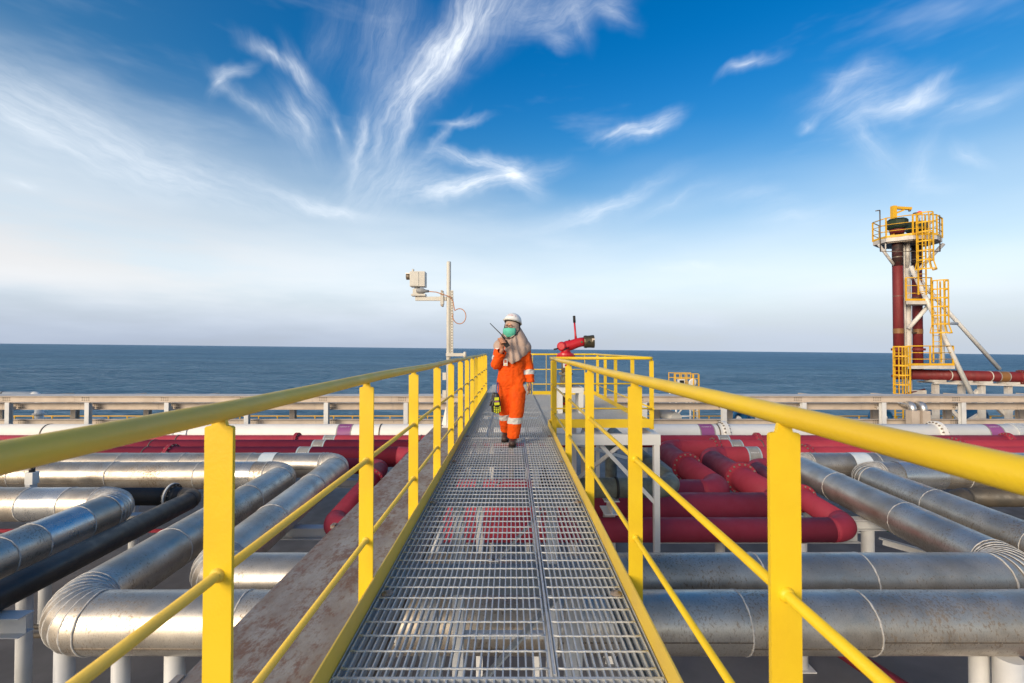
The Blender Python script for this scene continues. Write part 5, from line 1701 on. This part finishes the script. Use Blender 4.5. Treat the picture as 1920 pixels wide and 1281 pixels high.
# face opening
ey = HEAD + Vector((0, 0, 0.018))
rt = fd.cross(Vector((0, 0, 1))).normalized()
dl = []
for f in bm_.faces:
    c = f.calc_center_median() - ey
    u_, v_, w_ = c.dot(rt), c.z, c.dot(fd)
    if w_ > 0.02 and (u_ / 0.060) ** 2 + ((v_ + 0.056) / 0.098) ** 2 < 1:
        dl.append(f)
bmesh.ops.delete(bm_, geom=dl, context='FACES')
bm_.to_mesh(hij.data)
bm_.free()
hij.data.polygons.foreach_set('use_smooth', [True] * len(hij.data.polygons))
sm = hij.modifiers.new('thickness', 'SOLIDIFY')
sm.thickness = 0.006
sm.offset = -1

# mask, glasses, eyes
mk = []
for j in range(9):
    q_ = j / 8
    zz = -0.006 - 0.118 * q_
    row = []
    for i in range(13):
        a = (i / 12 - 0.5) * 1.75
        fr_ = 0.104 + 0.018 * math.sin(PI * min(1.0, q_ * 0.9 + 0.18)) - 0.020 * q_ ** 2
        rr = fr_ * max(0, math.cos(a * 0.9)) ** 0.6 + (0.100 - 0.010 * q_) * (1 - max(0, math.cos(a * 0.9)) ** 0.6)
        rr += 0.007 * q_ + (0.004 if j in (3, 5) else 0)
        dirv = fd * math.cos(a) + rt * math.sin(a)
        lift = 0.010 * abs(a) ** 2 * (q_ - 0.15)
        row.append(HEAD + Vector((0, 0, zz + lift + (0.012 * max(0, 0.4 - abs(a)) if j == 0 else 0))) + dirv * rr)
    mk.append(row)
mm = MB()
vs_ = [p for r_ in mk for p in r_]
mm.add(vs_, [(j * 13 + i, j * 13 + i + 1, (j + 1) * 13 + i + 1, (j + 1) * 13 + i) for j in range(8) for i in range(12)], True)
mo = mm.build('face_mask', 'mask', per)
mo.modifiers.new('t', 'SOLIDIFY').thickness = 0.003
gl_ = MB()
for s in (-1, 1):
    c = HEAD + Vector((0, 0, 0.016)) + fd * 0.102 + rt * s * 0.031
    pts = [c + rt * (0.026 * math.cos(a)) - fd * (0.008 * s * math.cos(a) * s) + Vector((0, 0, 0.018 * math.sin(a))) for a in [2 * PI * k / 14 for k in range(15)]]
    gl_.tube(pts, 0.0028, 6)
    gl_.tube([c + rt * s * 0.026, c + rt * s * 0.05 - fd * 0.06], 0.0028, 6)
gl_.tube([HEAD + Vector((0, 0, 0.022)) + fd * 0.106 - rt * 0.007, HEAD + Vector((0, 0, 0.022)) + fd * 0.106 + rt * 0.007], 0.0028, 6)
gl_.build('glasses', 'black', per)
for s in (-1, 1):
    c = HEAD + Vector((0, 0, 0.014)) + fd * 0.0855 + rt * s * 0.029
    # almond eye: a narrow pale slit with a dark iris
    al = [c + rt * (0.0135 * math.cos(t_)) + Vector((0, 0, 0.0048 * math.sin(t_))) - fd * (0.004 * math.cos(t_) ** 2) for t_ in [2 * PI * k / 16 for k in range(16)]]
    bk = [p - fd * 0.006 for p in al]
    ey_ = MB().rings([bk, al], True).build('eye', 'mark', per)
    MB().lathe(c - fd * 0.001, fd, [(0, 0.0055), (0.0025, 0.0042)], 10).build('pupil', 'black', ey_)
    MB().tube([al[k] + Vector((0, 0, 0.0015)) for k in range(0, 9)], 0.0016, 6).build('eyelid', 'boot', per)
    MB().tube([c + Vector((0, 0, 0.017)) - rt * 0.018 + fd * 0.001, c + Vector((0, 0, 0.021)) + fd * 0.004, c + Vector((0, 0, 0.017)) + rt * 0.018], 0.0026, 6).build('eyebrow', 'boot', per)

# helmet with brim, band and chin strap, tipped back a little
hc = HEAD + Vector((0.020, 0.022, 0.080))
hax = Vector((0.22, 0.26, 1)).normalized()
hf = (fd - hax * fd.dot(hax)).normalized()
hs_ = hax.cross(hf)
shell = []
n_ = 28
for j in range(10):
    t_ = j / 9 * PI / 2
    shell.append([hc + hax * (0.112 * math.sin(t_)) + (hf * math.cos(2 * PI * k / n_) * 1.13 + hs_ * math.sin(2 * PI * k / n_)) * max(0.0012, 0.115 * math.cos(t_) ** 0.8) for k in range(n_)])
hm = MB().rings(shell, True).build('helmet', 'helmet', per)
rg = []
for (rr, hh) in ((1.0, 0.002), (1.0, -0.004), (1.0, -0.004)):
    rg.append([])
    for k in range(n_):
        a = 2 * PI * k / n_
        ext = 1.07 + 0.22 * max(0, math.cos(a)) ** 1.5
        if rr == 1.0 and len(rg) == 2:
            rg[-1].append(hc + hax * (-0.004 - 0.010 * max(0, math.cos(a))) + (hf * math.cos(a) * 1.13 + hs_ * math.sin(a)) * 0.115 * ext)
        elif len(rg) == 1:
            rg[-1].append(hc + hax * 0.006 + (hf * math.cos(a) * 1.13 + hs_ * math.sin(a)) * 0.115 * 0.99)
        else:
            rg[-1].append(hc + hax * (-0.009 - 0.010 * max(0, math.cos(a))) + (hf * math.cos(a) * 1.13 + hs_ * math.sin(a)) * 0.115 * 0.97)
MB().rings(rg, False).build('brim', 'helmet', hm)
MB().rings([[hc + hax * z_ + (hf * math.cos(2 * PI * k / n_) * 1.13 + hs_ * math.sin(2 * PI * k / n_)) * 0.110 for k in range(n_)] for z_ in (-0.024, -0.006)], True).build('headband', 'black', hm)
rid = [[hc + hax * (0.112 * math.sin(t_)) + hf * 1.13 * 0.117 * math.cos(t_) + hs_ * o_ for o_ in (-0.010, 0.010)] for t_ in [0.35 + i * 0.22 for i in range(12)]]
rm = MB()
for i in range(11):
    rm.add([rid[i][0], rid[i][1], rid[i + 1][1], rid[i + 1][0]], [(0, 1, 2, 3)], True)
rm.build('ridge', 'helmet', hm)
lg = MB()
for i in range(6):
    if i == 1:
        continue
    a = 0.62 - i * 0.19
    for (ta, tb_, aa, ab) in ((0.42, 0.47, -0.06, 0.06), (0.53, 0.57, -0.05, 0.05), (0.42, 0.57, -0.06, -0.03)):
        q = []
        for (tt, ao) in ((ta, aa), (ta, ab), (tb_, ab), (tb_, aa)):
            q.append(hc + hax * (0.109 * math.sin(tt)) + (hf * math.cos(a + ao) * 1.13 + hs_ * math.sin(a + ao)) * 0.1165 * math.cos(tt) ** 0.8)
        lg.add(q, [(0, 1, 2, 3)])
lg.build('lettering', 'logo', hm, 'stuff')
for s in (-1, 1):
    pts = [HEAD + rt * s * 0.100 + Vector((0.012, 0.0, 0.06)), HEAD + rt * s * 0.110 + fd * 0.012 + Vector((0.010, 0, -0.02)), HEAD + rt * s * 0.096 + fd * 0.060 + Vector((0, 0, -0.085)), HEAD + rt * s * 0.05 + fd * 0.098 + Vector((0, 0, -0.132)), HEAD + fd * 0.108 + Vector((0, 0, -0.146))]
    MB().tube(pts, 0.0065, 6).build('chin_strap', 'black', hm)

# badge on a clip
bd = thing('id_badge', 'white clip-on badge with a red photo hanging on the coverall chest', 'badge', tuple(W(-0.085, -0.16, 1.06)))
MB().bar(W(-0.085, -0.165, 1.122), W(-0.083, -0.168, 1.030), 0.052, 0.004, (0, 1, 0.1)).build('card', 'badge', bd)
MB().bar(W(-0.085, -0.1695, 1.108), W(-0.084, -0.1705, 1.068), 0.030, 0.003, (0, 1, 0.1)).build('photo', 'badge_red', bd)
MB().box(WX - 0.098, WX - 0.074, WY - 0.1735, WY - 0.170, 1.038, 1.050).build('print', 'yellow_old', bd)
MB().tube([W(-0.085, -0.160, 1.125), W(-0.086, -0.155, 1.165)], 0.007, 8).build('clip', 'black', bd)

# the radio in the raised hand
rd = thing('handheld_radio', 'black handheld radio with long antenna held up to the face mask', 'radio', tuple(RB))
ru_ = rax.cross(Vector((0.3, -1, 0))).normalized()
MB().bar(RB - rax * 0.062, RB + rax * 0.062, 0.036, 0.058, ru_).build('case', 'black', rd)
MB().bar(RB - rax * 0.052, RB + rax * 0.030, 0.040, 0.046, ru_).build('battery', 'blackrub', rd)
MB().tube([RB + rax * 0.062 - ru_ * 0.014, RB + rax * 0.082 - ru_ * 0.014], 0.009, 10).build('knob', 'black', rd)
MB().tube([RB + rax * 0.062 + ru_ * 0.016, RB + rax * 0.10 + ru_ * 0.017, RB + rax * 0.11 + ru_ * 0.017 + Vector((-0.01, 0, 0.01)), RB + rax * 0.285 + ru_ * 0.017 + Vector((-0.05, 0, 0.0))], [0.010, 0.009, 0.0065, 0.0045], 10).build('antenna', 'black', rd)

# work gloves hanging at the hip
gv = thing('work_gloves', 'pair of black and yellow work gloves hanging at the hip on a blue cord', 'gloves', tuple(W(-0.21, -0.06, 0.72)))
for (dx, dy, mt2) in ((-0.012, -0.145, 'hivis'), (-0.045, -0.06, 'black')):
    g0 = W(-0.185 + dx, dy, 0.645)
    b_ = Blob()
    b_.cap(g0, g0 + Vector((0.004, 0, -0.05)), 0.036, 0.044, ((0, 1, 0), 0.45))
    b_.cap(g0 + Vector((0.004, 0, -0.05)), g0 + Vector((0.008, -0.004, -0.12)), 0.044, 0.048, ((0, 1, 0), 0.42))
    for i, ln in enumerate((0.085, 0.10, 0.095, 0.075)):
        f0 = g0 + Vector((-0.030 + i * 0.024, 0, -0.125))
        b_.cap(f0, f0 + Vector((0.004, -0.006, -ln)), 0.0135, 0.012)
    b_.cap(g0 + Vector((-0.035, 0, -0.07)), g0 + Vector((-0.058, -0.012, -0.13)), 0.016, 0.013)
    b_.fuse('glove', 'black', gv, 0.007, 2)
    if mt2 == 'hivis':
        for i, ln in enumerate((0.085, 0.10, 0.095, 0.075)):
            f0 = g0 + Vector((-0.030 + i * 0.024, -0.014, -0.135))
            for q in range(3):
                a = f0 + Vector((0.0013, -0.002, -ln * 0.33)) * q
                MB().bar(a, a + Vector((0.001, -0.002, -ln * 0.24)), 0.015, 0.008, (0, 1, 0)).build('finger_guard', 'hivis', gv)
        MB().bar(g0 + Vector((0.0, -0.021, -0.02)), g0 + Vector((0.002, -0.023, -0.058)), 0.058, 0.008, (0, 1, 0)).build('back_panel', 'hivis', gv)
        MB().bar(g0 + Vector((0.002, -0.0245, -0.085)), g0 + Vector((0.004, -0.0265, -0.118)), 0.066, 0.008, (0, 1, 0)).build('back_panel', 'hivis', gv)
        MB().bar(g0 + Vector((0.002, -0.026, -0.066)), g0 + Vector((0.003, -0.027, -0.080)), 0.05, 0.006, (0, 1, 0)).build('knuckle_strip', 'bandpurple', gv)
MB().tube([W(-0.185, -0.07, 0.815), W(-0.20, -0.13, 0.76), W(-0.205, -0.14, 0.70), W(-0.197, -0.145, 0.655)], 0.006, 8).build('cord', 'bluecord', gv)
MB().tube([W(-0.185, -0.07, 0.815), W(-0.175, -0.12, 0.75), W(-0.178, -0.13, 0.70), W(-0.195, -0.14, 0.655)], 0.006, 8).build('cord', 'bluecord', gv)
